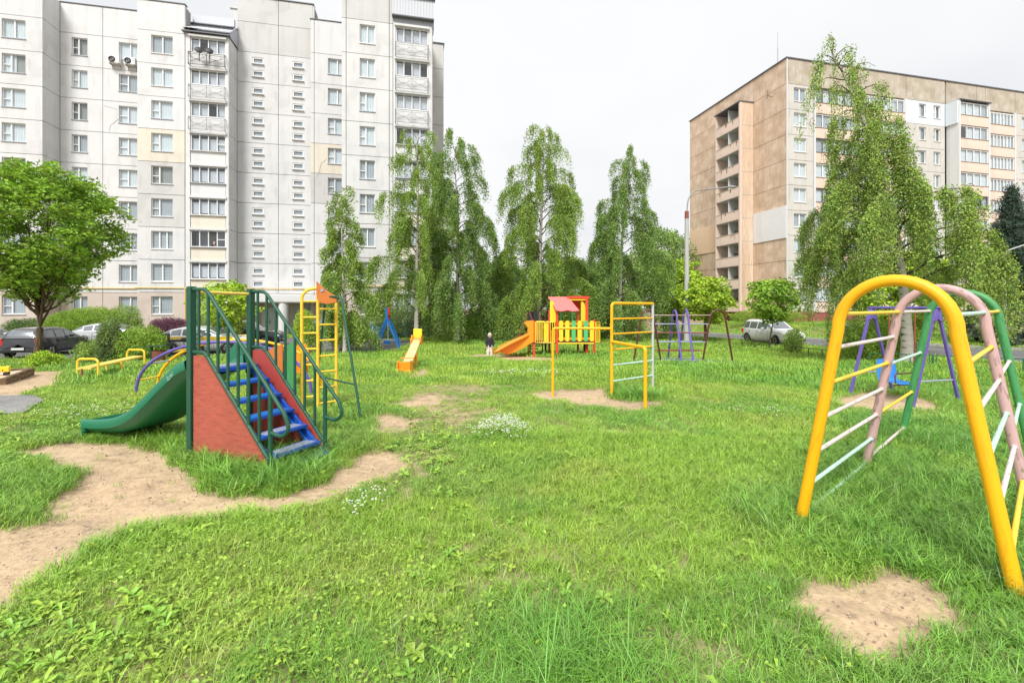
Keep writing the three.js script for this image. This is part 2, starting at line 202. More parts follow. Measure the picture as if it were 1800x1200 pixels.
// window: kind = list of sash widths (shares) and whether a sash has a transom; lower left corner x, y
function windowAt(p, x, y, w, h, z, kind, cloth, opt = {}) {
  const o = part('window', p); o.position.set(x, y, z);
  const key = [w.toFixed(2), h.toFixed(2), kind, opt.fr ?? ''].join(), L = { two: [0.5, 0.5], old: [-0.36, 0.64], oldr: [0.64, -0.36], three: [0.36, 0.34, 0.3], four: [0.25, 0.25, 0.25, 0.25], slot: [1], nar: [-0.4, 0.6], six: [0.17, 0.17, 0.16, 0.17, 0.17, 0.16], one: [1] }[kind];
  const f = opt.f ?? 0.06, zf = -0.12, fr = [box(0, w, 0, f, zf - 0.06, zf), box(0, w, h - f, h, zf - 0.06, zf), box(0, f, f, h - f, zf - 0.06, zf), box(w - f, w, f, h - f, zf - 0.06, zf)], panes = []; let a = 0;
  L.forEach((s, i) => { const b = a + Math.abs(s) * w; if (i) fr.push(box(a - f * 0.8, a + f * 0.8, f, h - f, zf - 0.07, zf + 0.004)); if (s < 0) { fr.push(box(a + f, b - f, h * 0.42, h * 0.42 + f, zf - 0.06, zf)); } panes.push([a + f * 0.7, b - f * 0.7]); a = b; });
  obj('frame', keep('wf' + key, () => merge(fr)), opt.mat ?? M.frame, o);
  panes.forEach(([a, b], i) => { const g = obj('pane', keep('wp' + key + i, () => box(a, b, f, h - f, zf - 0.04, zf - 0.035)), opt.tint ? TINT : GLASS, o); if (opt.tilt === i) { g.rotation.x = 0.09; g.position.set(0, 0.02, 0.0); } });
  if (cloth) { const c = cloth === 'blind' ? keep('wb' + key, () => { const l = []; for (let k = 0; k < 12; k++) l.push(box(0.03, w - 0.03, h * k / 12, h * (k + 0.8) / 12, -0.24, -0.232)); return merge(l); }) : keep('wc' + key + (cloth === 'half'), () => { const pts = [], n = 26, ww = cloth === 'half' ? w * 0.55 : w; const g = new THREE.PlaneGeometry(ww - 0.04, h - 0.04, n, 1); g.translate(ww / 2, h / 2, -0.235); const q = g.attributes.position; for (let i = 0; i < q.count; i++) q.setZ(i, q.getZ(i) + 0.018 * Math.sin(q.getX(i) * 34) + 0.008 * Math.sin(q.getX(i) * 71)); g.computeVertexNormals(); return g; });
    obj('curtain', c, cloth === 'blind' ? M.blind : cloth === 'half' ? M.sheer : M[cloth], o); }
  if (opt.sill !== 0) obj('sill', keep('ws' + key, () => box(-0.04, w + 0.04, -0.07, -0.015, -0.12, 0.07)), opt.sill ?? M.tin, o);
  return o;
}
const RD = rnd(77), pick = (a) => a[Math.floor(RD() * a.length)];
const J = (k) => k === 0 ? -0.95 : 3.05 + 2.8 * (k - 1);       // joint above storey k of the white block

{ // ----- white panel block on the left -----
  const B = thing('apartment_block', 'tall white panel apartment block with glazed balcony columns and a yellow gas pipe', 'building', [-30.15, 0, 39.1], 0.211);
  const wall = (x0, x1, z, mats, win, top = 28.0, cut) => {
    obj('core', box(x0 + 0.02, x1 - 0.02, -0.95, top - 0.1, z - 0.3, z - 1.1), M.core, B);
    const xs = cut ?? [x0, x1];
    for (let c = 0; c < xs.length - 1; c++) for (let k = 1; k <= 10; k++) {
      const y0 = J(k - 1), y1 = k === 10 ? top : J(k), holes = k < 10 ? win.filter((w) => w[0] >= xs[c] && w[0] < xs[c + 1]).map(([a, b, h = 1.53]) => [a, b, y1 - 0.35 - h, y1 - 0.35]) : [];
      panel(B, xs[c], xs[c + 1], y0, y1, z, mats(k, c), holes);
    }
    obj('coping', box(x0 - 0.05, x1 + 0.05, top, top + 0.07, z - 0.4, z + 0.06), M.coping, B);
  };
  const wins = (x0, x1, z, list, h = 1.53) => { for (let k = 1; k <= 9; k++) { const [kind, cloth, o] = list(k) ?? []; if (kind) windowAt(B, x0, J(k) - 0.35 - h, x1 - x0, h, z, kind, cloth, o); } };
  const cloths = ['sheer', 'sheer', 'drape', 'sheer', null, 'half', 'drape'];
  const base = (k) => k === 1 ? M.beige : M.white, OLD = { sill: M.tin };
  // bay A with its return, recessed bay B, bay C
  wall(-14, -8.55, 0, (k) => k === 1 ? M.beige : k > 5 ? M.white2 : M.white, [[-11.33, -9.72, 1.5]]); wins(-11.33, -9.72, 0, (k) => k === 9 ? ['two', 'sheer', { tilt: 0 }] : k < 3 ? ['nar', 'drape'] : ['old', pick(cloths), OLD], 1.5);
  wall(-21.5, -14.02, 0, base, [[-20.0, -18.4, 1.5], [-16.9, -15.3, 1.5]], 28.0, [-21.5, -17.6, -14.02]); wins(-20.0, -18.4, 0, () => ['old', 'sheer', OLD], 1.5); wins(-16.9, -15.3, 0, () => ['two', 'drape'], 1.5);
  for (let k = 1; k <= 10; k++) sidePanel(B, -8.55, -2.1, -0.02, J(k - 1), k === 10 ? 28 : J(k), k === 1 ? M.beige : M.pale);
  obj('core', box(-9.6, -8.77, -0.95, 27.9, -2.1, -1.1), M.core, B);
  wall(-8.53, -1.85, -1.85, base, [[-7.7, -6.53, 1.5], [-4.18, -2.5, 1.5]], 28.0, [-8.53, -5.39, -1.85]);
  wins(-7.7, -6.53, -1.85, (k) => k === 1 ? ['two', 'drape'] : ['nar', pick(cloths), OLD], 1.5); wins(-4.18, -2.5, -1.85, (k) => k > 8 ? ['two', 'sheer'] : k < 4 ? ['two', 'drape'] : ['nar', pick(cloths), OLD], 1.5);
  wall(-1.83, 1.79, 0, (k) => k === 1 ? M.beige : k === 6 ? M.cream : k === 5 || k === 4 ? M.grey : k === 3 ? M.pale : k === 2 ? M.white2 : M.white, [[-0.77, 0.86]]);
  wins(-0.77, 0.86, 0, (k) => [null, ['old', 'drape', { sill: M.frame }], ['two', 'blind', { sill: M.frame }], ['three', 'blind', { sill: M.frame }], ['old', 'drape', OLD], ['old', null, OLD], ['old', 'sheer', OLD], ['old', 'sheer', OLD], ['two', 'sheer', { sill: M.frame }], ['two', 'drape', { sill: M.frame }]][k]);
  // balcony columns
  const railing = (w) => keep('rail' + w.toFixed(2), () => { const r = [box(0, w, 1.06, 1.1, 0.3, 0.34), box(0, w, 0.05, 0.08, 0.3, 0.34), box(0, w, 0.92, 0.945, 0.31, 0.33)]; for (const x of [0.02, w / 2, w - 0.02]) r.push(box(x - 0.018, x + 0.018, 0, 1.1, 0.3, 0.34)); for (const x of [0.02, w - 0.02]) r.push(box(x - 0.02, x + 0.02, 1.06, 1.1, 0, 0.3), box(x - 0.02, x + 0.02, 0.05, 0.08, 0, 0.3));
    for (let i = 0; i < 2; i++) { const a = i * w / 2 + 0.05, b = a + w / 2 - 0.1, c = (a + b) / 2; for (const [x, y] of [[a, 0.1], [a, 0.9], [b, 0.1], [b, 0.9]]) { r.push(sweep([P3(x, y, 0.32), P3(mix(x, c, 0.5), mix(y, 0.5, 0.72), 0.32), P3(c, 0.5, 0.32)], 0.014, 5)); r.push(sweep([P3(x, mix(y, 0.5, 0.5), 0.32), P3(mix(x, c, 0.45), mix(y, 0.5, 0.55), 0.32), P3(mix(x, c, 0.4), y, 0.32)], 0.012, 5)); } r.push(new THREE.CircleGeometry(0.06, 8).translate(c, 0.5, 0.335)); } return merge(r); });
  const balconies = (x0, x1, z, wx0, wx1, sideMat) => {
    obj('core', box(x0 + 0.05, x1 - 0.05, -0.95, 25.6, z - 1.3, z - 2.2), M.core, B);
    panel(B, x0, wx0, -0.95, 25.6, z, M.white, [], 0.3); panel(B, wx1, x1, -0.95, 25.6, z, M.white, [], 0.3);
    for (let k = 1; k <= 9; k++) {
      const open = k >= 7, y0 = J(k - 1) + (k === 1 ? 0.95 : -0.02), b = part('balcony', B), w = wx1 - wx0, top = J(k) - 0.17, sillY = open ? J(k) - 1.42 : J(k) - 1.62; b.position.set(wx0, 0, z);
      obj('slab', box(-0.1, w + 0.1, J(k) - 0.16, J(k) + 0.02, -1.2, open ? 0.18 : 0.1), M.white2, b);
      obj('parapet', box(0.02, w - 0.02, k === 1 ? -0.9 : J(k - 1) + 0.03, sillY - 0.03, -0.12, -0.04), open ? M.white : k < 5 ? M.cream : M.white, b);
      if (!open) obj('sill', box(-0.04, w + 0.04, sillY - 0.06, sillY - 0.01, -0.1, 0.12), k % 2 ? M.tin : M.white2, b);
      const fr = [box(0, w, sillY, sillY + 0.06, -0.16, -0.08), box(0, w, top - 0.06, top, -0.16, -0.08)]; for (let i = 0; i <= 4; i++) fr.push(box(clamp(i / 4 * w - 0.035, 0, w - 0.07), clamp(i / 4 * w + 0.035, 0.07, w), sillY, top, -0.16, -0.075)); if (k === 3 || k === 6) fr.push(box(w * 0.75, w, mix(sillY, top, 0.45), mix(sillY, top, 0.45) + 0.06, -0.16, -0.08)); obj('glazing_frame', fr, M.frame, b);
      for (let i = 0; i < 4; i++) { if (k === 3 && x0 < 5 && i === 2) continue; obj('pane', keep('bp' + w.toFixed(2) + open, () => box(0.05, w / 4 - 0.05, 0, top - sillY - 0.1, -0.13, -0.125)), TINT, b).position.set(i / 4 * w, sillY + 0.05, 0); if (RD() < 0.93 && !(k === 3 && x0 < 5)) obj('blind', keep('bb' + w.toFixed(2), () => box(0.04, w / 4 - 0.04, 0, 1, -0.26, -0.25)), RD() < 0.85 ? M.sheer : M.drape, b).position.set(i / 4 * w, sillY + 0.1 + RD() * 0.1, 0); }
      obj('back_wall', box(0, w, J(k - 1) + 0.06, J(k) - 0.2, -1.16, -1.1), RD() < 0.6 ? M.drape : M.warm, b);
      if (open) { const r = obj('railing', railing(w + 0.1), k === 9 && x0 < 5 ? M.irondark : M.iron, b); r.position.set(-0.05, J(k - 1) + 0.08, 0); }
    }
  };
  balconies(1.81, 5.24, 0, 2.21, 4.97); balconies(19.52, 22.76, 5.26, 19.75, 22.4);
  for (let k = 1; k <= 9; k++) sidePanel(B, 5.26, -2.1, -0.05, J(k - 1), J(k) + (k === 9 ? 0.1 : 0), k === 1 ? M.beige : M.pale);
  // corrugated canopy over the upper balcony of each column
  const ribs = (w, l) => { const g = new THREE.PlaneGeometry(w, l, 56, 1), p = g.attributes.position; for (let i = 0; i < p.count; i++) p.setZ(i, 0.01 * Math.sign(Math.sin(p.getX(i) * 26 + 0.4))); g.computeVertexNormals(); return g; };
  { const a = obj('metal_canopy', ribs(3.7, 1.75), M.sheetmetal, B); a.rotation.x = -0.98; a.position.set(3.5, 26.4, -0.42); const s = obj('metal_canopy', slab([[0.3, 25.6], [-1.1, 27.1], [-1.9, 27.1], [-1.9, 25.6]], 0.04), M.tin, B); s.rotation.y = -Math.PI / 2; s.position.x = 5.34; obj('gutter', box(1.65, 5.38, 25.58, 25.68, 0.05, 0.32), M.coping, B); obj('core', box(1.85, 5.2, 25.5, 28.0, -1.6, -1.3), M.tin, B); obj('coping', box(1.7, 5.3, 27.12, 27.2, -1.4, -1.1), M.coping, B); }
  { const a = obj('metal_canopy', ribs(3.45, 1.75), M.sheetmetal, B); a.position.set(21.2, 26.95, 5.42); a.rotation.x = -0.12; obj('gutter', box(19.45, 22.9, 26.0, 26.1, 5.1, 5.62), M.coping, B); obj('coping', box(19.4, 23.0, 27.8, 27.9, 5.1, 5.5), M.coping, B); obj('core', box(19.5, 22.9, 25.6, 27.8, 4.0, 5.2), M.tin, B); }
  // stair tower E with paired slot windows
  const eW = []; for (const x of [6.52, 10.0]) eW.push(x);
  obj('core', box(5.3, 11.9, -0.95, 30.4, -2.2, -3.4), M.core, B);
  for (const [a, b] of [[5.26, 8.76], [8.76, 11.8]]) for (let k = 2; k <= 11; k++) {
    const y0 = J(k - 1), y1 = k === 11 ? 30.6 : J(k), x = a < 8 ? 6.52 : 10.0, holes = k < 10 ? [[x, x + 0.98, J(k) - 1.02, J(k) - 0.42], [x, x + 0.98, J(k) - 2.22, J(k) - 1.62]] : [];
    panel(B, a, b, y0, y1, -1.88, k > 9 ? M.grey : k > 7 ? M.pale : M.white2, holes);
    for (const h of holes) windowAt(B, h[0], h[2], 0.98, 0.6, -1.8, 'slot', 'drape', { f: 0.11, sill: M.pale });
  }
  obj('coping', box(5.2, 11.9, 30.6, 30.68, -2.4, -1.8), M.coping, B);
  sidePanel(B, 11.9, -6, -1.9, 27.6, 30.6, M.pale); obj('machine_room', box(12.1, 15.2, 28.0, 29.5, -5.5, -3.5), M.warm, B); obj('roof_slab', box(11.9, 15.4, 29.5, 29.75, -5.7, -3.2), M.coping, B);
  // bay F, wing G, end I
  wall(11.82, 16.6, -0.75, (k) => k === 1 ? M.beige : k === 6 ? M.cream : k === 5 ? M.grey : M.white, [[13.34, 15.0, 1.46]], 28.55, [11.82, 12.14, 16.6]); wins(13.34, 15.0, -0.75, (k) => k === 9 || k === 8 ? ['two', 'sheer'] : ['old', k > 5 ? 'sheer' : 'drape', OLD], 1.46);
  wall(15.44, 19.52, 5.26, (k) => k === 1 ? M.beige : k === 2 ? M.grey : k > 9 ? M.grey : k > 7 ? M.pale : k > 6 ? M.pale : M.white2, [[16.86, 18.08]], 28.0, [15.44, 15.8, 19.22, 19.52]); wins(16.86, 18.08, 5.26, (k) => k > 7 ? ['two', 'sheer', { sill: M.frame }] : k < 4 ? ['two', 'drape', { sill: M.frame }] : ['nar', k > 5 ? 'sheer' : 'drape', OLD]);
  for (let k = 1; k <= 10; k++) { sidePanel(B, 22.8, -1.05, 5.2, J(k - 1), k === 10 ? 27.9 : J(k), M.grey); obj('core', box(21.5, 22.58, J(k - 1) + 0.001, k === 10 ? 27.8 : J(k) - 0.001, -1, 4.0), M.core, B); }
  for (let k = 1; k <= 10; k++) { panel(B, 22.84, 24.1, J(k - 1), k === 10 ? 27.95 : J(k), -1.2, M.grey); sidePanel(B, 24.12, -11, -1.25, J(k - 1), k === 10 ? 27.95 : J(k), M.pale); }
  obj('core', box(22.84, 23.9, -0.95, 27.9, -1.5, -10.5), M.core, B); obj('coping', box(22.84, 24.2, 27.95, 28.03, -11, -1.1), M.coping, B);
  obj('roof_slab', box(-21.4, 22.7, 27.2, 27.5, -12, -1.9), M.roof, B); obj('rear_wall', box(-21.4, 24, -0.95, 27.9, -12.3, -12), M.white, B);
  obj('chimney', [box(4.2, 5.0, 27.3, 30.2, -4.2, -3.4), box(4.1, 5.1, 30.2, 30.35, -4.3, -3.3)], M.white2, B);
  obj('plinth', box(15.46, 22.7, -0.95, 0.45, 5.27, 5.32), mat(0.3, 0.55, 0.68, 0.85, { map: texPlaster }), B); obj('plinth', box(11.9, 15.3, -0.95, 0.45, -0.74, -0.7), mat(0.3, 0.55, 0.68, 0.85, { map: texPlaster }), B);
  sidePanel(B, -21.5, -12, -0.3, -0.95, 28, M.pale, -1);
  // entrance
  obj('canopy', [box(5.4, 14.9, 2.25, 2.85, -1.9, 0.7), box(5.4, 14.9, 2.18, 2.25, -1.85, 0.66)], M.white2, B); obj('wall_panel', box(5.3, 11.8, 2.9, 3.02, -1.98, -1.86), M.pale, B);
  obj('entrance_wall', box(5.3, 9.7, -0.95, 2.2, -2.1, -1.95), M.pinkwall, B); obj('entrance_wall', box(9.7, 11.85, -0.95, 2.2, -2.1, -1.95), M.grey, B);
  for (const x of [5.75, 9.75, 14.4]) obj('column', cyl(0.42, 0.42, 3.15, 20).translate(x, 0.62, 0.2), M.white2, B);
  { const d = part('door', B); obj('door_leaf', box(5.95, 6.85, -0.7, 1.75, -1.94, -1.88), M.frame, d); obj('pane', box(6.3, 6.6, 1.0, 1.5, -1.88, -1.87), CG, d); obj('pane', box(6.3, 6.6, 0.1, 0.6, -1.88, -1.87), CG, d); }
  { const d = part('door', B); obj('door_leaf', box(7.3, 8.9, -0.7, 1.75, -1.94, -1.88), M.blue, d); obj('handle', box(8.0, 8.05, 0.2, 0.6, -1.88, -1.83), M.irondark, d); }
  obj('core', box(-21.4, 5.3, -0.95, 2.6, -3.2, -2.4), M.core, B);
  const gp = (pts) => obj('gas_pipe', pipe(pts, 0.045, 0.05, 6), M.gas, B);
  gp([P3(-21.4, 3.42, 0.08), P3(-8.45, 3.42, 0.08), P3(-8.45, 3.42, -1.77), P3(-1.95, 3.42, -1.77), P3(-1.95, 3.42, 0.08), P3(5.36, 3.42, 0.08), P3(5.36, 3.5, -1.78), P3(11.75, 3.5, -1.78), P3(11.75, 3.5, -0.67), P3(15.3, 3.5, -0.67)]); gp([P3(15.5, 3.5, 5.36), P3(22.8, 3.5, 5.36)]); gp([P3(1.85, 3.4, 0.07), P3(1.85, -0.6, 0.07)]);
  obj('crack', [sweep([P3(12.35, 13.9, -0.742), P3(12.6, 14.5, -0.742), P3(12.75, 15.2, -0.742), P3(13.2, 15.6, -0.742)], 0.02, 4), sweep([P3(-5.3, 19.4, -1.843), P3(-4.3, 19.15, -1.843)], 0.018, 4), sweep([P3(-4.9, 17.2, -1.843), P3(-4.8, 17.7, -1.843), P3(-4.2, 18.3, -1.843)], 0.018, 4)], M.tin, B);
  // air conditioners under the upper window of the recessed bay
  for (const [i, x] of [-4.75, -3.55].entries()) {
    const p = P3(x, 22.9, -1.85).applyAxisAngle(P3(0, 1, 0), 0.211).add(P3(-30.15, 0, -39.1)), a = thing('air_conditioner', i ? 'air conditioner unit nearer the projecting bay under the top window' : 'air conditioner unit farther from the projecting bay under the top window', 'air conditioner', [p.x, p.y, -p.z], 0.211, 'air conditioners on the white block');
    obj('casing', rbox(0.85, 0.6, 0.35, 0.03, 0.42, 0.42, 0.3), M.frame, a); obj('fan_grille', new THREE.TorusGeometry(0.2, 0.07, 6, 18).translate(0.3, 0.42, 0.49), M.irondark, a); obj('fan_hub', cyl(0.09, 0.09, 0.04, 10).rotateX(Math.PI / 2).translate(0.3, 0.42, 0.49), M.irondark, a); obj('bracket', [box(0.1, 0.14, 0, 0.12, 0.02, 0.5), box(0.7, 0.74, 0, 0.12, 0.02, 0.5), box(0.1, 0.14, -0.3, 0.1, 0.01, 0.05), box(0.7, 0.74, -0.3, 0.1, 0.01, 0.05)], M.warm, a);
  }
  for (const [i, x] of [3.05, 3.85].entries()) { const p = P3(x, 23.55, 0.36).applyAxisAngle(P3(0, 1, 0), 0.211).add(P3(-30.15, 0, -39.1)), a = thing('satellite_dish', i ? 'dark satellite dish on the top balcony railing, nearer the stair tower' : 'dark satellite dish on the top balcony railing, farther from the stair tower', 'satellite dish', [p.x, p.y, -p.z], 0.5, 'dishes on the top balcony'); obj('reflector', new THREE.SphereGeometry(0.5, 14, 6, 0, Math.PI * 2, 0, 0.7).rotateX(1.2).translate(0, 0.2, -0.05), M.irondark, a); obj('arm', sweep([P3(0, -0.1, 0.05), P3(0.05, -0.2, 0.5), P3(0.1, 0.1, 0.62)], 0.035, 6), M.irondark, a); obj('mount', sweep([P3(0, -0.5, 0), P3(0, 0.1, 0)], 0.035, 6), M.irondark, a); }
}
{ // ----- tan panel block on the right -----
  const B = thing('apartment_block', 'tan and grey panel apartment block with a column of open loggias on its end wall', 'building', [30.4, 0, 50.3], 0.2265), JR = (k) => k === 0 ? 1.32 : 1.32 + 2.8 * k, X1 = 46;
  obj('core', box(0.3, X1, -0.3, 29.2, -17.3, -0.3), M.core, B);
  obj('plinth', box(-0.04, X1, -0.4, 1.3, -17.7, 0.03), M.plinth, B);
  for (let i = 0; i < 10; i++) obj('plinth_rib', box(-0.08, -0.045, -0.3, 1.28, -17.5 + i * 1.9, -17.3 + i * 1.9), M.plinth, B);
  // end wall
  const seg = [[0, 3.5], [3.5, 4.96], [9.51, 14.4], [14.4, 17.7]];
  for (let k = 1; k <= 10; k++) { const y1 = k === 10 ? 29.3 : JR(k); seg.forEach(([a, b], i) => sidePanel(B, 0, -b, -a, JR(k - 1), y1, (k + i) % 3 < 2 ? M.tan : M.tan2, -1)); }
  sidePanel(B, 0, -9.51, -4.96, 26.52, 29.3, M.tan, -1);
  obj('insulation_panel', box(-0.09, -0.005, 9.45, 13.0, -4.9, -0.04), M.snow, B); obj('insulation_panel', box(-0.09, -0.005, 9.3, 13.0, -17.66, -9.6), M.orange, B);
  obj('coping', [box(-0.12, 0.35, 29.3, 29.42, -17.8, 0.1), box(0.35, X1, 29.3, 29.42, -0.3, 0.1)], M.coping, B); obj('roof_slab', box(0.3, X1, 29.1, 29.25, -17.6, -0.2), M.roof, B);
  obj('corner_strip', box(-0.03, 0.1, 1.3, 29.3, -0.05, 0.03), M.pale, B);
  // loggia tower
  obj('tower_wall', box(-1.84, -0.01, 1.3, 26.5, -5.16, -4.96), M.tan, B); obj('tower_wall', box(-1.84, -0.01, -0.3, 26.5, -9.51, -9.35), M.peach, B); obj('tower_edge', box(-1.9, -1.7, 1.3, 26.5, -5.2, -4.93), M.peach, B); obj('tower_roof', box(-2.0, 0.2, 26.5, 26.62, -9.6, -4.88), M.coping, B); obj('plinth', box(-1.86, -0.01, -0.4, 1.28, -5.16, -4.94), M.plinth, B);
  for (let k = 1; k <= 9; k++) {
    const b = part('loggia', B), y = JR(k - 1), ext = rnd(k * 31);
    obj('joint', box(-1.842, -0.02, y - 0.03, y + 0.02, -4.962, -4.955), M.core, b);
    obj('slab', box(-1.82, 0.25, y - 0.14, y + 0.04, -9.34, -5.17), M.logwall, b); obj('parapet', box(-1.86, -1.74, y - 0.1, y + 1.02, -9.34, -5.2), M.peach, b); obj('back_wall', box(0.22, 0.28, y + 0.04, y + 2.66, -9.34, -5.17), M.logwall, b); obj('side_wall', box(-1.7, 0.2, y + 0.04, y + 2.66, -7.3, -7.22), M.logwall, b);
    obj('balcony_door', box(0.16, 0.2, y + 0.05, y + 2.1, -6.6, -5.8), M.door, b); obj('pane', box(0.145, 0.155, y + 0.8, y + 1.95, -6.5, -5.9), CG, b); obj('rail', box(-1.9, -1.72, y + 1.02, y + 1.07, -9.34, -5.2), M.warm, b); obj('hatch', box(-0.9, -0.2, y + 0.6, y + 1.6, -7.2, -7.17), M.door, b);
    const st = []; for (let i = 0; i < 3; i++) { const z = -9 + ext() * 3.6, h = 0.2 + ext() * 0.5; st.push(box(-1.866, -1.861, y + 1.0 - h, y + 1.0, z, z + 0.06 + ext() * 0.14)); } if (k > 3) obj('rust_stain', st, M.brown, b);
  }
  // long face
  const stone = (k) => k === 10 ? M.stone : M.stone2;
  const bay = (x0, x1, wins, m = stone) => { for (let k = 1; k <= 10; k++) { const y0 = JR(k - 1), y1 = k === 10 ? 29.3 : JR(k), hs = k < 10 ? wins.map(([a, b]) => [a, b, y0 + 0.95, y0 + 2.48]) : []; panel(B, x0, x1, y0, y1, 0, m(k), hs); for (const [a, b, kind] of k < 10 ? wins : []) windowAt(B, a, y0 + 0.95, b - a, 1.53, 0, kind, pick(['sheer', 'sheer', 'drape', 'half']), { sill: M.frame, f: 0.09, ...(k === 8 || k === 7 ? { tilt: 0 } : {}) }); } };
  const logg = (x0, x1, z, n, m = M.peach) => {
    for (let k = 1; k <= 9; k++) { const y = JR(k - 1), b = part('balcony', B), w = x1 - x0 - 0.5; b.position.set(x0 + 0.25, 0, z); obj('parapet', box(0, w, y + 0.02, y + 1.02, -0.14, 0.02), m, b); obj('slab', box(0, w, y - 0.14, y, -1.2, 0.05), M.peach, b); obj('rail', box(0, w, y + 1.02, y + 1.08, -0.15, 0.06), M.brown, b);
      const fr = [box(0, w, y + 1.09, y + 1.15, -0.12, -0.05), box(0, w, y + 2.5, y + 2.6, -0.12, -0.05)]; for (let i = 0; i <= n; i++) fr.push(box(clamp(i / n * w - 0.04, 0, w - 0.08), clamp(i / n * w + 0.04, 0.08, w), y + 1.15, y + 2.5, -0.12, -0.045)); obj('glazing_frame', fr, RD() < 0.7 ? M.frame : M.coping, b);
      for (let i = 0; i < n; i++) { obj('pane', keep('lp' + (w / n).toFixed(2), () => box(0.05, w / n - 0.05, 0, 1.34, -0.09, -0.085)), GLASS, b).position.set(i / n * w, y + 1.16, 0); if (RD() < 0.85) obj('blind', keep('lb' + (w / n).toFixed(2), () => box(0.03, w / n - 0.03, 0, 1.3, -0.22, -0.21)), RD() < 0.7 ? M.sheer : M.drape, b).position.set(i / n * w, y + 1.17, 0); }
      obj('back_wall', box(-0.2, w + 0.2, y + 0.04, y + 2.66, z > 1 ? -1.29 : -0.28, z > 1 ? -1.26 : -0.26), z > 1 ? M.warm : M.logwall, b); }
    for (const x of [x0 + 0.12, x1 - 0.12]) obj('pillar', box(x - 0.12, x + 0.12, 1.3, 26.5, z > 1 ? 0.02 : -0.25, z + 0.06), M.pale, B); panel(B, x0, x1, 26.5, 29.3, 0, M.stone);
    if (z > 1) { obj('roof_slab', box(x0, x1 + 0.1, 26.5, 26.6, 0, z + 0.2), M.coping, B); }
  };
  bay(0.12, 3.54, [[0.94, 2.62, 'two']]); logg(3.56, 10.2, 0.05, 6); logg(10.22, 16.9, 0.05, 6);
  bay(16.92, 23.0, [[18.9, 20.0, 'one'], [21.2, 22.3, 'nar']], (k) => k === 9 ? M.blue : stone(k)); obj('insulation_panel', box(23.02, 23.2, 23.75, 26.5, 0.02, 1.26), M.blue, B); logg(23.2, 28.2, 1.3, 4); bay(28.22, 29.66, [[28.5, 29.2, 'one']]); logg(29.68, 34.8, 0.05, 8); bay(34.82, 40, [[36, 37.6, 'two']]); bay(40.02, X1, [[42, 43.6, 'two']]);
  // roof antenna and a wall aerial
  const w = (x, y, z) => { const p = P3(x, y, z).applyAxisAngle(P3(0, 1, 0), 0.2265).add(P3(30.4, 0, -50.3)); return [p.x, p.y, -p.z]; };
  const a = thing('roof_antenna', 'thin mast antenna on the tan apartment block roof', 'antenna', w(0.6, 29.2, -1.9)); obj('mast', [sweep([P3(0, 0, 0), P3(0, 2.4, 0)], 0.035, 6), sweep([P3(0, 2.4, 0), P3(0, 4.2, 0)], 0.018, 6)], M.iron, a); obj('base', rbox(0.3, 0.12, 0.3, 0.02, 0, 0.06, 0), M.coping, a);
  const c = thing('wall_aerial', 'small television aerial on the tan end wall', 'antenna', w(-0.02, 25.9, -2.0), 0.2265); obj('boom', [sweep([P3(0, 0, 0), P3(-0.7, 0.1, 0)], 0.025, 5), sweep([P3(-0.7, -0.3, 0), P3(-0.7, 0.7, 0)], 0.02, 5)], M.irondark, c); obj('element', [-0.2, 0, 0.25, 0.5].map((y) => sweep([P3(-0.7, y, -0.4), P3(-0.7, y, 0.4)], 0.014, 5)), M.irondark, c);
}
// ---------- vegetation ----------
const leafMat = (r, g, b, t = 0.28) => mat(r, g, b, 0.85, { transmission: t, thickness: 0 });
const GREEN = { birch: leafMat(0.25, 0.39, 0.085), birch2: leafMat(0.3, 0.44, 0.07), maple: leafMat(0.4, 0.56, 0.03), rowan: leafMat(0.27, 0.45, 0.03), shrub: leafMat(0.29, 0.45, 0.04), hedge: leafMat(0.13, 0.22, 0.04), purple: leafMat(0.2, 0.07, 0.11), dark: leafMat(0.06, 0.11, 0.065), pine: leafMat(0.24, 0.34, 0.09), grass: mat(0.3, 0.49, 0.05, 0.5, { transmission: 0.14, thickness: 0 }), weed: mat(0.28, 0.46, 0.05, 0.5, { transmission: 0.2, thickness: 0 }), white: leafMat(0.66, 0.67, 0.6, 0.2) };
const texBark = texture(512, (u, v) => { const n = fbm(u * 6, v * 30, 3, 4, 6), m = ss(0.6, 0.68, fbm(u * 5, v * 40, 8, 3, 5)), p = ss(0.7, 0.76, fbm(u * 4, v * 6, 12, 3, 4)), k = 0.9 - 0.15 * (n - 0.4); const t = Math.max(m * 0.8, p); return [mix(k, 0.2, t), mix(k * 0.98, 0.18, t), mix(k * 0.95, 0.16, t)]; }, true, 1);
texBark.repeat.set(1, 0.5);
const texBrown = texture(256, (u, v) => { const n = fbm(u * 14, v * 4, 3, 4, 4), k = 0.55 + 0.5 * (n - 0.4); return [k, k * 0.9, k * 0.78]; }, true, 1);
const BARK = { birch: mat(0.72, 0.7, 0.66, 0.85, { map: texBark }), brown: mat(0.36, 0.3, 0.24, 0.95, { map: texBrown }), twig: mat(0.12, 0.085, 0.06, 0.9) };
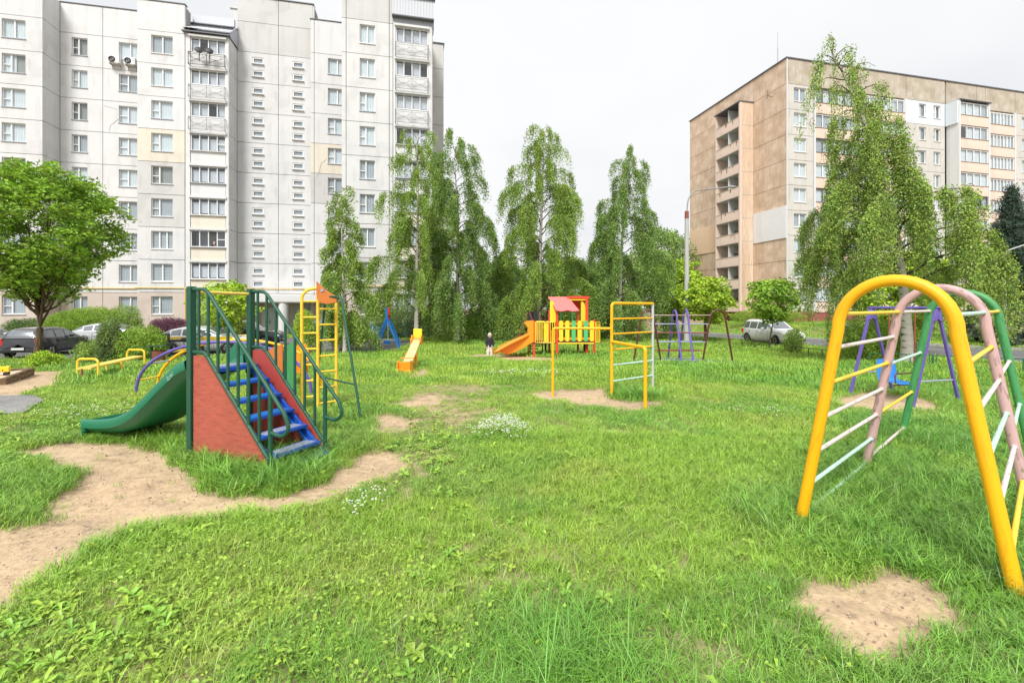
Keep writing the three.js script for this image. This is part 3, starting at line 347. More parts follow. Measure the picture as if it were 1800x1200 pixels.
function leavesGeo(n, size, spread, droop, seed, ratio = 0.6, flat = 0) { // a spray: n folded leaves round a point
  const R = rnd(seed), pos = [], a = P3(), b = P3(), c = P3();
  for (let i = 0; i < n; i++) {
    const o = P3((R() - 0.5) * 2 * spread, (R() - 0.5) * 2 * spread * (flat ? 0.45 : 1) - droop * R(), (R() - 0.5) * 2 * spread), s = size * (0.7 + 0.6 * R());
    a.set(R() - 0.5, (R() - 0.5) * (flat ? 0.5 : 1.2) - droop * 0.8, R() - 0.5).normalize(); b.set(R() - 0.5, (R() - 0.5), R() - 0.5).cross(a).normalize(); c.copy(a).cross(b);
    const tip = o.clone().addScaledVector(a, s), l = o.clone().addScaledVector(a, s * 0.42).addScaledVector(b, s * ratio * 0.5).addScaledVector(c, s * 0.12), r = o.clone().addScaledVector(a, s * 0.42).addScaledVector(b, -s * ratio * 0.5).addScaledVector(c, s * 0.12);
    for (const p of [o, l, tip, o, tip, r]) pos.push(p.x, p.y, p.z);
  }
  const g = new THREE.BufferGeometry(); g.setAttribute('position', new THREE.Float32BufferAttribute(pos, 3)); g.computeVertexNormals(); return g;
}
const SPRAY = { birch: leavesGeo(11, 0.1, 0.15, 0.12, 1), birchNear: leavesGeo(13, 0.062, 0.11, 0.1, 2, 0.75), maple: leavesGeo(8, 0.17, 0.17, 0.03, 3, 0.95, 1), rowan: leavesGeo(13, 0.14, 0.19, 0.06, 4, 0.5, 1), shrub: leavesGeo(12, 0.07, 0.11, 0.0, 5, 0.6), needle: leavesGeo(22, 0.13, 0.06, 0.0, 6, 0.1), cone: leavesGeo(22, 0.2, 0.14, 0.05, 7, 0.14), far: leavesGeo(12, 0.26, 0.34, 0.1, 8, 0.7), bloom: leavesGeo(20, 0.035, 0.06, 0, 9, 1, 1) };
const Q = new THREE.Quaternion(), E3 = new THREE.Euler(), M4 = new THREE.Matrix4(), C3 = new THREE.Color();
function instances(name, geo, m, list, parent, R, vary = 0.4) { // list of [x, y, z, scale, (upright)]
  const o = new THREE.InstancedMesh(geo, m, list.length); o.name = parent === scene ? numbered(name) : name; o.castShadow = o.receiveShadow = true;
  list.forEach(([x, y, z, s, sy], i) => { E3.set((R() - 0.5) * 0.7, R() * 6.283, (R() - 0.5) * 0.7); Q.setFromEuler(E3); M4.compose(P3(x, y, z), Q, P3(s, sy ?? s, s)); o.setMatrixAt(i, M4); const k = 1 + (R() - 0.5) * 2 * vary, h = (R() - 0.5) * vary; o.setColorAt(i, C3.setRGB(clamp(k * (1 + h * 0.6), 0.3, 1.6), k, k * (1 - h * 0.5))); });
  parent.add(o); return o;
}
const wob = (R, a) => (R() - 0.5) * 2 * a;
// weeping birch: white trunk, arching limbs, hanging strands of leaves
function birch(x, d, h, rad, seed, label, o = {}) {
  const R = rnd(seed), t = thing('birch_tree', label, 'tree', [x, T(x, d), d], 0, o.group ?? 'birches round the playground'), spray = o.near ? SPRAY.birchNear : SPRAY.birch;
  const lx = o.lean ?? wob(R, 0.4), top = P3(lx, h, wob(R, 0.4)), trunk = []; for (let i = 0; i <= 14; i++) { const k = i / 14; trunk.push(P3(top.x * k * k + Math.sin(k * 5 + seed) * 0.08 * k * h / 10, h * 0.97 * k - 0.15 * (1 - k), top.z * k * k + Math.cos(k * 4 + seed) * 0.08 * k)); }
  const tr = o.r ?? h * 0.0125; obj('trunk', sweep(trunk, (k) => tr * (1 - k * 0.93) * (1 + 0.5 * Math.exp(-k * 30)), 12), BARK.birch, t);
  const at = (k) => { const f = clamp(k) * 14, i = Math.min(13, Math.floor(f)); return trunk[i].clone().lerp(trunk[i + 1], f - i); };
  const limbs = [], twigs = [], leaves = [], N = o.limbs ?? 34, lo = o.lo ?? 0.16;
  for (let i = 0; i < N; i++) {
    const k = lo + (0.985 - lo) * Math.pow((i + 0.5) / N, 0.9), b = at(k), az = i * 2.4 + wob(R, 0.6), prof = (o.prof ?? ((q) => Math.pow(Math.sin(Math.min(1, (1 - q) * 1.25 + 0.02) * Math.PI * 0.62), 0.9)))((k - lo) / (1 - lo)), L = rad * ((o.minL ?? 0.3) + 0.85 * prof) * (0.7 + 0.5 * R()) * ((o.rag ?? 0.45) + 2 * (1 - (o.rag ?? 0.45)) * vnoise(Math.cos(az) * 1.4 + seed, k * 5, Math.sin(az) * 1.4 + 7));
    const dir = P3(Math.cos(az), 0, Math.sin(az)), rise = (0.75 + 0.5 * R()) * (1.0 - 0.3 * k + (o.point ?? 0.55) * ss(0.72, 1, k)), pts = [];
    for (let j = 0; j <= 8; j++) { const q = j / 8; pts.push(b.clone().addScaledVector(dir, L * q * (1 - 0.12 * q)).add(P3(wob(R, 0.04) * L, L * rise * (q - 0.72 * q * q * (0.8 + 0.5 * q)), wob(R, 0.04) * L))); }
    limbs.push(sweep(pts, (q) => Math.max(0.007, tr * 0.34 * (1 - k * 0.7) * (1 - q * 0.93)), 5));
    const ns = Math.round((o.strands ?? 16) * (0.35 + L / rad) * (1 - (o.thin ?? 0.45) * ss(0.5, 0.95, k)));
    for (let s = 0; s < ns; s++) {
      const q = 0.18 + 0.82 * Math.sqrt(R()), f = q * 8, ii = Math.min(7, Math.floor(f)), p = pts[ii].clone().lerp(pts[ii + 1], f - ii), len = (o.hang ?? 1.3) * (0.35 + 0.9 * R()) * (0.5 + 0.6 * (1 - k)) * (o.hang2 ? o.hang2(k) : 1), side = wob(R, 0.55), ca = az + side * 2.2, out = 0.12 + 0.3 * R(), sp = [];
      const ng = T(0, 0) - 0 + 0.25, n = Math.max(2, Math.round(len / (o.step ?? 0.2)));
      for (let j = 0; j <= n; j++) { const w = j / n, y = p.y + 0.1 * w * (1 - w) * len - len * w * (0.55 + 0.45 * w); if (y < ng) break; const c = P3(p.x + Math.cos(ca) * out * len * w * (1 - 0.4 * w) + wob(R, 0.02), y, p.z + Math.sin(ca) * out * len * w * (1 - 0.4 * w) + wob(R, 0.02)); sp.push(c); if (R() < (o.fill ?? 0.92)) leaves.push([c.x + wob(R, 0.07), c.y + wob(R, 0.06), c.z + wob(R, 0.07), (o.leaf ?? 1) * (0.75 + 0.5 * R())]); }
      if (o.near && sp.length > 1) twigs.push(sweep(sp, 0.005, 3, false));
    }
  }
  obj('branches', limbs, o.near ? BARK.twig : BARK.twig, t); if (twigs.length) obj('twigs', twigs, BARK.twig, t).userData.kind = 'stuff';
  instances('crown', spray, o.mat ?? GREEN.birch, leaves, t, R).userData.kind = 'stuff'; return t;
}
// broad crown: limbs end in clumps of sprays
function broadleaf(name, x, d, h, rx, ry, seed, label, o = {}) {
  const R = rnd(seed), t = thing(name, label, o.cat ?? 'tree', [x, T(x, d), d], 0, o.group), cy = h - ry, limbs = [], leaves = [], split = o.split ?? Math.max(0.4, cy - ry * 0.75), tr = o.r ?? h * 0.022;
  const lean = o.lean ?? 0, fork = P3(lean, split, wob(R, 0.1)); obj('trunk', sweep([P3(0, -0.15, 0), P3(lean * 0.2 + wob(R, 0.03), split * 0.35, 0), P3(lean * 0.6, split * 0.7, wob(R, 0.04)), fork], (k) => tr * (1.15 - 0.35 * k), 10), o.bark ?? BARK.brown, t);
  const N = o.clumps ?? 40;
  for (let i = 0; i < N; i++) {
    const a = i * 2.39996 + wob(R, 0.3), v = 1 - 2 * (i + 0.5) / N, k = 0.62 + 0.36 * Math.sqrt(R()), s = Math.sqrt(1 - v * v), low = v < -0.5 ? 0.75 : 1, c = P3(lean + Math.cos(a) * s * rx * k * low, cy + v * ry * k, Math.sin(a) * s * rx * k * (o.rz ?? 1) * low), cr = (o.cr ?? 0.3) * Math.min(rx, ry) * (0.7 + 0.6 * R());
    const mid = fork.clone().lerp(c, 0.5).add(P3(wob(R, 0.1) * rx, 0.12 * ry * (v > 0 ? -0.5 : 0.4), wob(R, 0.1) * rx)); const base = fork.clone().lerp(P3(lean, cy, 0), R() * 0.5);
    if (i % (o.limbEvery ?? 2) === 0) limbs.push(sweep([base, fork.clone().lerp(mid, 0.5).lerp(base, 0.3), mid, mid.clone().lerp(c, 0.5).add(P3(0, 0.04 * ry, 0)), c], (q) => Math.max(0.006, tr * 0.42 * (1 - q * 0.92)), 6));
    const n = Math.round((o.per ?? 60) * (0.7 + 0.6 * R())); for (let j = 0; j < n; j++) { const u = P3(wob(R, 1), wob(R, 1), wob(R, 1)); if (u.length() > 1) { j -= 0.5; continue; } leaves.push([c.x + u.x * cr * 1.25, c.y + u.y * cr * 0.8, c.z + u.z * cr * 1.25, (o.leaf ?? 1) * (0.75 + 0.5 * R())]); }
  }
  obj('branches', limbs, o.bark ?? BARK.brown, t); instances('crown', o.spray ?? SPRAY.rowan, o.mat ?? GREEN.rowan, leaves, t, R, o.vary).userData.kind = 'stuff';
  if (o.bloom) { const f = []; for (let i = 0; i < o.bloom; i++) { const a = R() * 6.28, v = wob(R, 0.9), s = Math.sqrt(1 - v * v); const c = P3(lean + Math.cos(a) * s * rx * 1.0, cy + v * ry * 1.0, Math.sin(a) * s * rx); if (o.bloomAt && !o.bloomAt(c)) continue; f.push([c.x, c.y, c.z, 1.3 + R()]); } instances('blossoms', SPRAY.bloom, GREEN.white, f, t, R, 0.1).userData.kind = 'stuff'; }
  return t;
}
// bush: stems and a body of sprays filled near its surface
function bush(name, x, d, w, h, dep, seed, label, o = {}) {
  const R = rnd(seed), t = thing(name, label, o.cat ?? 'shrub', [x, T(x, d) + (o.lift ?? 0), d], o.turn ?? 0, o.group), leaves = [], stems = [], N = Math.round((o.n ?? 260) * w * h * (o.dens ?? 1)), f = o.pow ?? 2.2;
  for (let i = 0; i < 5 + w * 2; i++) { const a = R() * 6.28, e = P3(wob(R, 0.38) * w, h * (0.55 + 0.35 * R()), wob(R, 0.38) * dep); stems.push(sweep([P3(e.x * 0.4, -0.1, e.z * 0.4), P3(e.x * 0.6, e.y * 0.5, e.z * 0.6), e], (q) => 0.018 * (1 - q * 0.7), 5)); }
  for (let i = 0; i < N; i++) { const a = R() * 6.283, v = R() * 1.9 - 0.9, k = Math.pow(R(), 0.3), s = Math.pow(Math.max(0, 1 - Math.abs(v) ** f), 1 / f), lump = 0.82 + 0.36 * fbm(Math.cos(a) * 2 + seed, v * 2.2, Math.sin(a) * 2, 3); const y = h * 0.5 + v * h * 0.5 * k * lump; if (y < 0.02) continue; leaves.push([Math.cos(a) * s * k * w * 0.5 * lump, y, Math.sin(a) * s * k * dep * 0.5 * lump, (o.leaf ?? 1) * (0.7 + 0.6 * R())]); }
  obj('stems', stems, BARK.twig, t); instances('foliage', o.spray ?? SPRAY.shrub, o.mat ?? GREEN.shrub, leaves, t, R, o.vary).userData.kind = 'stuff'; return t;
}
{
  birch(14.8, 17, 12.4, 3.6, 5, 'large weeping birch with a white trunk beside the purple swing', { near: 1, lean: -3.0, limbs: 58, rag: 0.75, strands: 22, hang: 2.4, step: 0.12, leaf: 1, r: 0.2, lo: 0.23, mat: GREEN.birch2, fill: 0.8, minL: 0.16, thin: 0.86, point: 0.3, prof: (q) => q < 0.3 ? 1 : q < 0.4 ? 0.7 : q < 0.9 ? 0.22 : 0.12, hang2: (k) => k > 0.5 ? 1.35 : 1, group: undefined });
  birch(-6.6, 31.5, 15.0, 2.7, 11, 'slender weeping birch with a white trunk behind the blue swing', { limbs: 44, strands: 21, hang: 2.0, lo: 0.12, minL: 0.26, mat: GREEN.birch2, prof: (q) => 0.18 + 1.05 * Math.pow(1 - q, 0.8) });
  birch(-3.9, 32.5, 14.6, 3.0, 12, 'dense weeping birch between the slender birch and the playhouse birches', { limbs: 50, strands: 25, hang: 2.4, lo: 0.1, minL: 0.3, prof: (q) => 0.2 + 1.0 * Math.pow(1 - q, 0.6) });
  birch(1.9, 33, 16.0, 3.1, 13, 'tallest weeping birch, right behind the playhouse', { limbs: 58, strands: 26, hang: 2.5, lo: 0.08, minL: 0.26, prof: (q) => 0.18 + 1.15 * Math.pow(1 - q, 0.9), lean: 0.7, mat: GREEN.birch2 });
  birch(8.0, 34, 14.2, 3.0, 14, 'weeping birch with a forked top behind the brown climbing hoops', { limbs: 54, strands: 26, hang: 2.5, lo: 0.08, minL: 0.26, prof: (q) => 0.18 + 1.15 * Math.pow(1 - q, 0.8), lean: 1.0 });
  birch(-9.0, 24.5, 9.2, 1.5, 15, 'young birch behind the yellow ladder with the horse head', { limbs: 40, strands: 19, hang: 1.0, lo: 0.08, minL: 0.24, mat: GREEN.birch2, prof: (q) => 0.1 + 1.1 * Math.pow(1 - q, 0.8), lean: -0.35 });
  birch(-0.9, 37, 6.6, 2.8, 16, 'low weeping birch half hidden between the tall birches', { limbs: 34, strands: 20, hang: 2.2, lo: 0.08 });
  birch(5.2, 38, 6.6, 2.8, 17, 'low weeping birch filling the gap behind the playhouse roof', { limbs: 34, strands: 20, hang: 2.2, lo: 0.08 });
  broadleaf('rowan_tree', -18.8, 18, 8.0, 2.25, 2.5, 21, 'spreading bright green rowan tree beside the parked hatchback', { clumps: 58, per: 62, cr: 0.27, spray: SPRAY.rowan, mat: GREEN.rowan, split: 1.7, r: 0.12, lean: 0.1, bloom: 90, bloomAt: (c) => c.x < -1.2 && c.y > 4, limbEvery: 2 });
  broadleaf('maple_tree', -16.6, 26.5, 4.0, 1.15, 1.35, 22, 'small bright green maple growing behind the slide railing', { clumps: 22, per: 22, cr: 0.42, spray: SPRAY.maple, mat: GREEN.maple, r: 0.05, split: 1.5 });
  broadleaf('maple_tree', 13.2, 37, 6.6, 2.0, 2.5, 23, 'bright green maple touching the birch with the forked top', { clumps: 34, per: 40, spray: SPRAY.maple, mat: GREEN.maple, leaf: 1.2 });
  broadleaf('maple_tree', 13.6, 32, 4.6, 1.6, 1.6, 24, 'round green maple in front of the lamp post', { clumps: 28, per: 34, spray: SPRAY.maple, mat: GREEN.maple });
  broadleaf('maple_tree', 15.6, 27.6, 4.3, 1.35, 1.35, 25, 'thin maple sapling standing before the silver estate car', { clumps: 24, per: 24, spray: SPRAY.maple, mat: GREEN.rowan, r: 0.045, lean: 0.2, split: 1.4 });
  broadleaf('lime_tree', 20.5, 24, 5.2, 2.0, 2.0, 26, 'green lime tree behind the weeping birch', { clumps: 34, per: 46, spray: SPRAY.maple, mat: GREEN.maple });
  broadleaf('lime_tree', 22.6, 68, 13.5, 4.0, 4.6, 28, 'distant tree between the tan block and the birches', { clumps: 40, per: 40, spray: SPRAY.far, mat: GREEN.birch });
  for (const [i, [x, d, h]] of [[-1.5, 62, 9], [7, 58, 8.5], [13.5, 60, 9], [18, 74, 10]].entries()) broadleaf('lime_tree', x, d, h, 4.2, h * 0.42, 40 + i, ['low distant tree behind the dense birch', 'low distant tree behind the tallest birch', 'low distant tree behind the forked birch', 'low distant tree beside the lamp post'][i], { clumps: 34, per: 36, spray: SPRAY.far, mat: GREEN.birch, group: 'distant trees' });
  { // dark spruce at the edge of the view
    const R = rnd(31), x = 33, d = 30, t = thing('spruce_tree', 'dark green spruce at the edge of the road', 'tree', [x, T(x, d), d]), h = 10.5, L = [], lv = []; obj('trunk', sweep([P3(0, -0.1, 0), P3(0.05, h * 0.5, 0), P3(0, h, 0)], (k) => 0.2 * (1 - 0.95 * k), 8), BARK.brown, t);
    for (let i = 0; i < 120; i++) { const k = 0.1 + 0.9 * i / 120, a = i * 2.4, l = 3.1 * (1 - k) * (0.8 + 0.4 * R()) + 0.15, p = []; for (let j = 0; j <= 4; j++) { const q = j / 4; p.push(P3(Math.cos(a) * l * q, h * k - l * 0.35 * q + 0.12 * l * q * q, Math.sin(a) * l * q)); } L.push(sweep(p, (q) => 0.03 * (1 - q * 0.8), 4)); for (let j = 0; j < l * 13; j++) { const q = 0.15 + 0.85 * R(), f = q * 4, ii = Math.min(3, Math.floor(f)), c = p[ii].clone().lerp(p[ii + 1], f - ii); lv.push([c.x + wob(R, 0.2), c.y - 0.1 * R(), c.z + wob(R, 0.2), 1 + R() * 0.5]); } }
    obj('branches', L, BARK.brown, t); instances('crown', SPRAY.cone, GREEN.dark, lv, t, R).userData.kind = 'stuff';
  }
  // shrubs in front of the white block
  bush('hedge', -34.5, 33.5, 6.0, 1.7, 2.0, 51, 'long grassy hedge under the ground floor windows at the picture edge', { mat: GREEN.hedge, pow: 3, cat: 'hedge' });
  bush('shrub', -30.4, 32.6, 6.0, 2.5, 2.2, 52, 'wide dark green bush behind the rowan trunk', { mat: GREEN.shrub, n: 300 });
  bush('shrub', -27.6, 32.4, 2.2, 2.7, 1.8, 53, 'loose bush with upright twigs beside the wide dark bush', { mat: GREEN.birch2, dens: 0.7 });
  bush('pine_shrub', -15.4, 17.4, 0.7, 1.8, 0.8, 54, 'small spiky pine behind the round bush', { spray: SPRAY.needle, mat: GREEN.pine, dens: 1.6 });
  bush('shrub', -14.8, 18.0, 1.8, 1.5, 1.7, 55, 'round bright green bush beside the brown litter bin', { mat: GREEN.shrub, n: 420 });
  bush('shrub', -16.6, 18.4, 1.9, 1.15, 1.2, 56, 'low bush at the nose of the dark hatchback', { mat: GREEN.birch2, dens: 1.1 });
  bush('shrub', -17.0, 16.5, 1.1, 0.8, 0.8, 57, 'small yellow green bush at the foot of the rowan', { mat: GREEN.maple, n: 420 });
  bush('barberry_shrub', -24.6, 32.8, 3.2, 1.75, 1.6, 58, 'purple leaved barberry under the white block windows', { mat: GREEN.purple, n: 330 });
  bush('shrub', -22.0, 33.2, 2.6, 2.5, 1.6, 59, 'olive green shrub behind the first slide post', { mat: GREEN.birch2, dens: 0.8 });
  bush('shrub', -11.4, 25, 1.1, 2.4, 1.0, 60, 'leafy sapling between the entrance and the yellow ladder', { mat: GREEN.maple, dens: 0.8 });
  bush('shrub', -9.6, 26.5, 2.6, 2.1, 1.8, 61, 'green bush under the young birch', { mat: GREEN.shrub });
  bush('hedge', -8.6, 36.6, 6.0, 2.7, 2.2, 62, 'dark hedge under the windows behind the blue swing', { mat: GREEN.hedge, n: 210, pow: 3, cat: 'hedge', turn: 0.2 });
  bush('hedge', -3.0, 38.5, 6.4, 2.4, 2.2, 63, 'dark hedge behind the pair of birch trunks', { mat: GREEN.hedge, n: 210, pow: 3, cat: 'hedge' });
  bush('hedge', 3.2, 39.5, 7.0, 2.3, 2.4, 64, 'dark hedge behind the playhouse', { mat: GREEN.hedge, n: 200, pow: 3, cat: 'hedge' });
  bush('hedge', 9.2, 41, 5.4, 2.0, 2.2, 65, 'dark hedge behind the forked birch', { mat: GREEN.hedge, n: 200, pow: 3, cat: 'hedge' });
  bush('shrub', -3.0, 33.8, 2.0, 1.9, 1.5, 66, 'pale feathery shrub beside the dense birch trunk', { mat: GREEN.weed, n: 300 });
  bush('shrub', 15.2, 24.5, 1.0, 1.35, 0.8, 67, 'small flowering shrub at the wire fence near the silver car', { mat: GREEN.birch2 });
  bush('shrub', 15.2, 19.2, 3.4, 1.9, 2.4, 68, 'leafy undergrowth round the foot of the weeping birch', { mat: GREEN.shrub, n: 240 });
  bush('hedge', 26.5, 47.0, 9, 1.5, 1.5, 69, 'low bushes along the red plinth of the tan block', { mat: GREEN.shrub, n: 150, cat: 'hedge', turn: 0.2 });
}
// ---------- lawn ----------
function bladesGeo(n, h, spread, w, bend, seed, segs = 3) {
  const R = rnd(seed), pos = [];
  for (let i = 0; i < n; i++) {
    const a = R() * 6.283, r = spread * Math.sqrt(R()), x = Math.cos(a) * r, z = Math.sin(a) * r, b = R() * 6.283, H = h * (0.55 + 0.6 * R()), B = bend * (0.25 + R()) * H, fw = b + Math.PI / 2 + wob(R, 0.5), ww = w * (0.7 + 0.6 * R()); let pl, pr;
    for (let k = 0; k <= segs; k++) { const q = k / segs, c = P3(x + Math.cos(b) * B * q * q, H * (q - 0.32 * Math.min(1.4, bend) * q * q * q), z + Math.sin(b) * B * q * q), s = ww * 0.5 * (1 - q * q * 0.92), l = P3(c.x + Math.cos(fw) * s, c.y, c.z + Math.sin(fw) * s), rr = P3(c.x - Math.cos(fw) * s, c.y, c.z - Math.sin(fw) * s); if (k) { if (k < segs) for (const p of [pl, pr, l, pr, rr, l]) pos.push(p.x, p.y, p.z); else for (const p of [pl, pr, c]) pos.push(p.x, p.y, p.z); } pl = l; pr = rr; }
  }
  const g = new THREE.BufferGeometry(); g.setAttribute('position', new THREE.Float32BufferAttribute(pos, 3)); g.computeVertexNormals(); return g;
}
function rosetteGeo(n, l, w, seed) { const R = rnd(seed), pos = []; for (let i = 0; i < n; i++) { const a = i / n * 6.283 + wob(R, 0.4), L = l * (0.6 + 0.7 * R()), W = w * (0.7 + 0.5 * R()), up = 0.25 + 0.5 * R(), c = Math.cos(a), s = Math.sin(a), P = (q, v) => [c * L * q - s * v * W, L * up * Math.sin(q * 2.2) * 0.7 + Math.abs(v) * 0.012 + 0.012, s * L * q + c * v * W]; const rows = [[0, 0.08], [0.35, 0.3], [0.7, 0.5], [1, 0.02]]; for (let k = 0; k < 3; k++) { const A = P(rows[k][0], rows[k][1]), B = P(rows[k][0], -rows[k][1]), Cc = P(rows[k + 1][0], rows[k + 1][1]), D = P(rows[k + 1][0], -rows[k + 1][1]), m0 = P(rows[k][0], 0), m1 = P(rows[k + 1][0], 0); pos.push(...A, ...m0, ...Cc, ...m0, ...m1, ...Cc, ...m0, ...B, ...m1, ...B, ...D, ...m1); } } const g = new THREE.BufferGeometry(); g.setAttribute('position', new THREE.Float32BufferAttribute(pos, 3)); g.computeVertexNormals(); return g; }
function scatter(name, label, geo, m, list, cat = 'grass') {
  const o = new THREE.InstancedMesh(geo, m, list.length), R = rnd(list.length); o.name = numbered(name); o.castShadow = o.receiveShadow = true; tag(o, label, cat, null, 'stuff');
  list.forEach(([x, y, d, s, r, g, b], i) => { E3.set(wob(R, 0.22), R() * 6.283, wob(R, 0.22)); Q.setFromEuler(E3); M4.compose(V(x, y, d), Q, P3(s, s * (0.85 + 0.3 * R()), s)); o.setMatrixAt(i, M4); o.setColorAt(i, C3.setRGB(r, g, b)); }); scene.add(o);
}
const TALL = [ // [x, d, radius, strength] lush rings round things that the mower misses
  [-3.2, 5.0, 0.6, 1.35], [-2.6, 4.75, 0.6, 1.4], [-3.7, 5.3, 0.5, 1.1], [-4.2, 5.8, 0.6, 1.0], [-4.9, 6.0, 0.5, 0.6], [-2.35, 4.85, 0.45, 1.2], [-2.2, 5.7, 0.6, 1], [-2.4, 7.0, 0.8, 0.7], [2.3, 8.95, 0.7, 1.3], [2.0, 9.1, 0.4, 1], [2.3, 3.8, 0.5, 1], [3.45, 3.0, 0.5, 1.1], [3.7, 4.0, 0.9, 1], [3.95, 5.0, 0.6, 1], [4.4, 4.2, 0.6, 1], [2.6, 3.5, 0.6, 0.8], [5.4, 6.3, 0.9, 0.8], [3.5, 2.6, 0.45, 1], [2.9, 1.9, 0.7, 0.6], [0.25, 2.15, 0.4, 0.8], [6.5, 6.0, 1.6, 0.6], [6.2, 17.0, 2.2, 0.8], [3.0, 21.5, 2.0, 0.8], [7.5, 10.5, 1.5, 0.6], [8.0, 13.0, 3.5, 0.5], [-11, 12.5, 1.2, 0.8], [-10.0, 11.0, 0.8, 0.7], [-3.5, 15.5, 1, 0.5], [-15, 17, 4, 0.6], [9.5, 9.5, 3, 0.6], [12, 14, 3, 0.7]];
const lush = (x, d) => { let t = 0; for (const [a, b, r, s] of TALL) { const q = ((x - a) ** 2 + (d - b) ** 2) / (r * r); if (q < 4) t = Math.max(t, s * Math.exp(-q * 1.1)); } return t; };
const worn = (x, d) => ss(0.5, 0.0, Math.abs((x + 1.2) + (d - 6) * 0.02) / 2.6) * ss(3.4, 5.5, d) * ss(15, 9, d); // trodden strip past the slide
{
  const R = rnd(4242), near = [], mid = [], tall = [], far = [], far2 = [], weeds = [], straw = [];
  const geoNear = bladesGeo(18, 0.1, 0.065, 0.0042, 0.9, 1), geoMid = bladesGeo(26, 0.105, 0.15, 0.0052, 0.95, 2), geoTall = bladesGeo(14, 0.3, 0.07, 0.0062, 1.0, 3, 4), geoFar = bladesGeo(30, 0.15, 0.32, 0.013, 0.6, 4), geoFar2 = bladesGeo(34, 0.2, 0.75, 0.034, 0.5, 5, 2);
  const tint = (x, d, l = 0) => { const n = fbm(x * 0.45 + 3, d * 0.45, 9, 3), m = fbm(x * 1.9, d * 1.9, 19, 4), p = fbm(x * 0.9 + 50, d * 0.9, 29, 3), deep = clamp(ss(0.48, 0.64, p) * 0.8 + l * 0.7 + 0.3 * ss(0.5, 3, x) * ss(7, 3, d)), dry = ss(0.5, 0.66, m) * 0.55 * (1 - deep) + worn(x, d) * 0.5, y = 0.5 * (n - 0.5), k = (1 + 0.75 * (R() - 0.5)) * (1 - 0.2 * deep), st = R() < 0.04 + 0.1 * dry ? 0.35 : 0; return [k * (1 + y * 0.4 - 0.2 * deep + 0.2 * dry + st), k * (1 - 0.03 * dry + st * 0.2), k * (0.95 + 0.1 * deep + 0.4 * dry + st * 3.5)]; };
  const strew = (d0, d1, dens, list, size, keepDirt = 0) => {
    const W = (d) => 1.16 * d + 1.6, area = 0.58 * 2 * (d1 * d1 - d0 * d0) + 3.2 * (d1 - d0), N = Math.round(area * dens);
    for (let i = 0; i < N; i++) {
      const d = Math.sqrt(mix(d0 * d0, d1 * d1, R())), x = wob(R, W(d)); if (bare(x, d)) continue; const m = dirtAt(x, d); if (R() < m * 1.02 - keepDirt) continue;
      const l = lush(x, d), lf = 0.72 + 0.6 * fbm(x * 0.8, d * 0.8, 31, 3) + 0.5 * l - 0.34 * worn(x, d) - 0.4 * m; if (worn(x, d) > 0.5 && R() < 0.25) continue;
      list.push([x, T(x, d) - 0.008, d, Math.max(0.35, size * lf * (0.8 + 0.4 * R())), ...tint(x, d, l)]);
    }
  };
  strew(1.75, 6.2, 620, near, 1.0); strew(2.2, 9, 9, near, 0.8, 0.6); strew(1.75, 6.2, 40, mid, 0.85); strew(5.6, 11.5, 180, mid, 0.92); strew(10.5, 23, 52, far, 0.85); strew(21, 52, 10, far2, 0.85);
  for (let i = 0; i < 16000; i++) { const d = Math.sqrt(mix(3, 360, Math.pow(R(), 1.5))), x = wob(R, 1.16 * d + 1.2), l = lush(x, d); if (bare(x, d) || dirtAt(x, d) > 0.5) continue; const p = l > 0.3 ? l * 0.9 : 0.02 + 0.1 * ss(0.52, 0.7, fbm(x * 0.6, d * 0.6, 71, 3)) * ss(-2, 1.5, x); if (R() < p) { const c = tint(x, d, l); tall.push([x, T(x, d) - 0.01, d, (0.34 + 0.5 * l) * (0.7 + 0.5 * R()), c[0] * 0.9, c[1], c[2] * 1.15]); } }
  for (const [a, b, r, s] of TALL) for (let i = 0; i < 170 * s * r * r + 14; i++) { const q = R() * 6.283, rr = r * Math.sqrt(R()), x = a + Math.cos(q) * rr, d = b + Math.sin(q) * rr; if (bare(x, d) || dirtAt(x, d) > 0.3 || d < 1.5) continue; const c = tint(x, d, 0.8); tall.push([x, T(x, d) - 0.01, d, (0.5 + 0.38 * s) * (0.6 + 0.55 * R()), c[0] * 0.88, c[1] * 0.97, c[2] * 1.15]); }
  for (let i = 0; i < 9000; i++) { const d = Math.sqrt(mix(3.2, 120, Math.pow(R(), 1.7))), x = wob(R, 1.16 * d + 1), w = ss(0.48, 0.62, fbm(x * 0.9 + 5, d * 0.9, 81, 3)) * ss(0.2, -1.6, x) + 0.03; if (bare(x, d) || R() > w || dirtAt(x, d) > 0.4 + 0.3 * R()) continue; const k = 0.8 + 0.5 * R(); weeds.push([x, T(x, d) + 0.03, d, 0.45 + 0.55 * R(), k * (1 + wob(R, 0.2)), k, k * 0.9]); }
  const carpet = []; for (let i = 0; i < 30000 && carpet.length < 4200; i++) { const d = Math.sqrt(mix(3, 90, Math.pow(R(), 1.6))), x = wob(R, 1.16 * d + 1), w = (0.12 + 0.88 * ss(0.47, 0.6, fbm(x * 1.3 + 15, d * 1.3, 91, 4))) * (0.12 + 0.88 * ss(0.6, -1.8, x)) * 0.55; if (bare(x, d) || R() > w || dirtAt(x, d) > 0.3 + 0.4 * R()) continue; const k = 0.75 + 0.55 * R(), h = wob(R, 0.15); carpet.push([x, T(x, d) + 0.045, d, 0.7 + 0.8 * R(), k * (1.1 + h), k, k]); }
  scatter('weeds', 'small round leaved ground cover mixed into the lawn', leavesGeo(7, 0.024, 0.055, -0.02, 13, 0.7, 1), GREEN.weed, carpet, 'weeds');
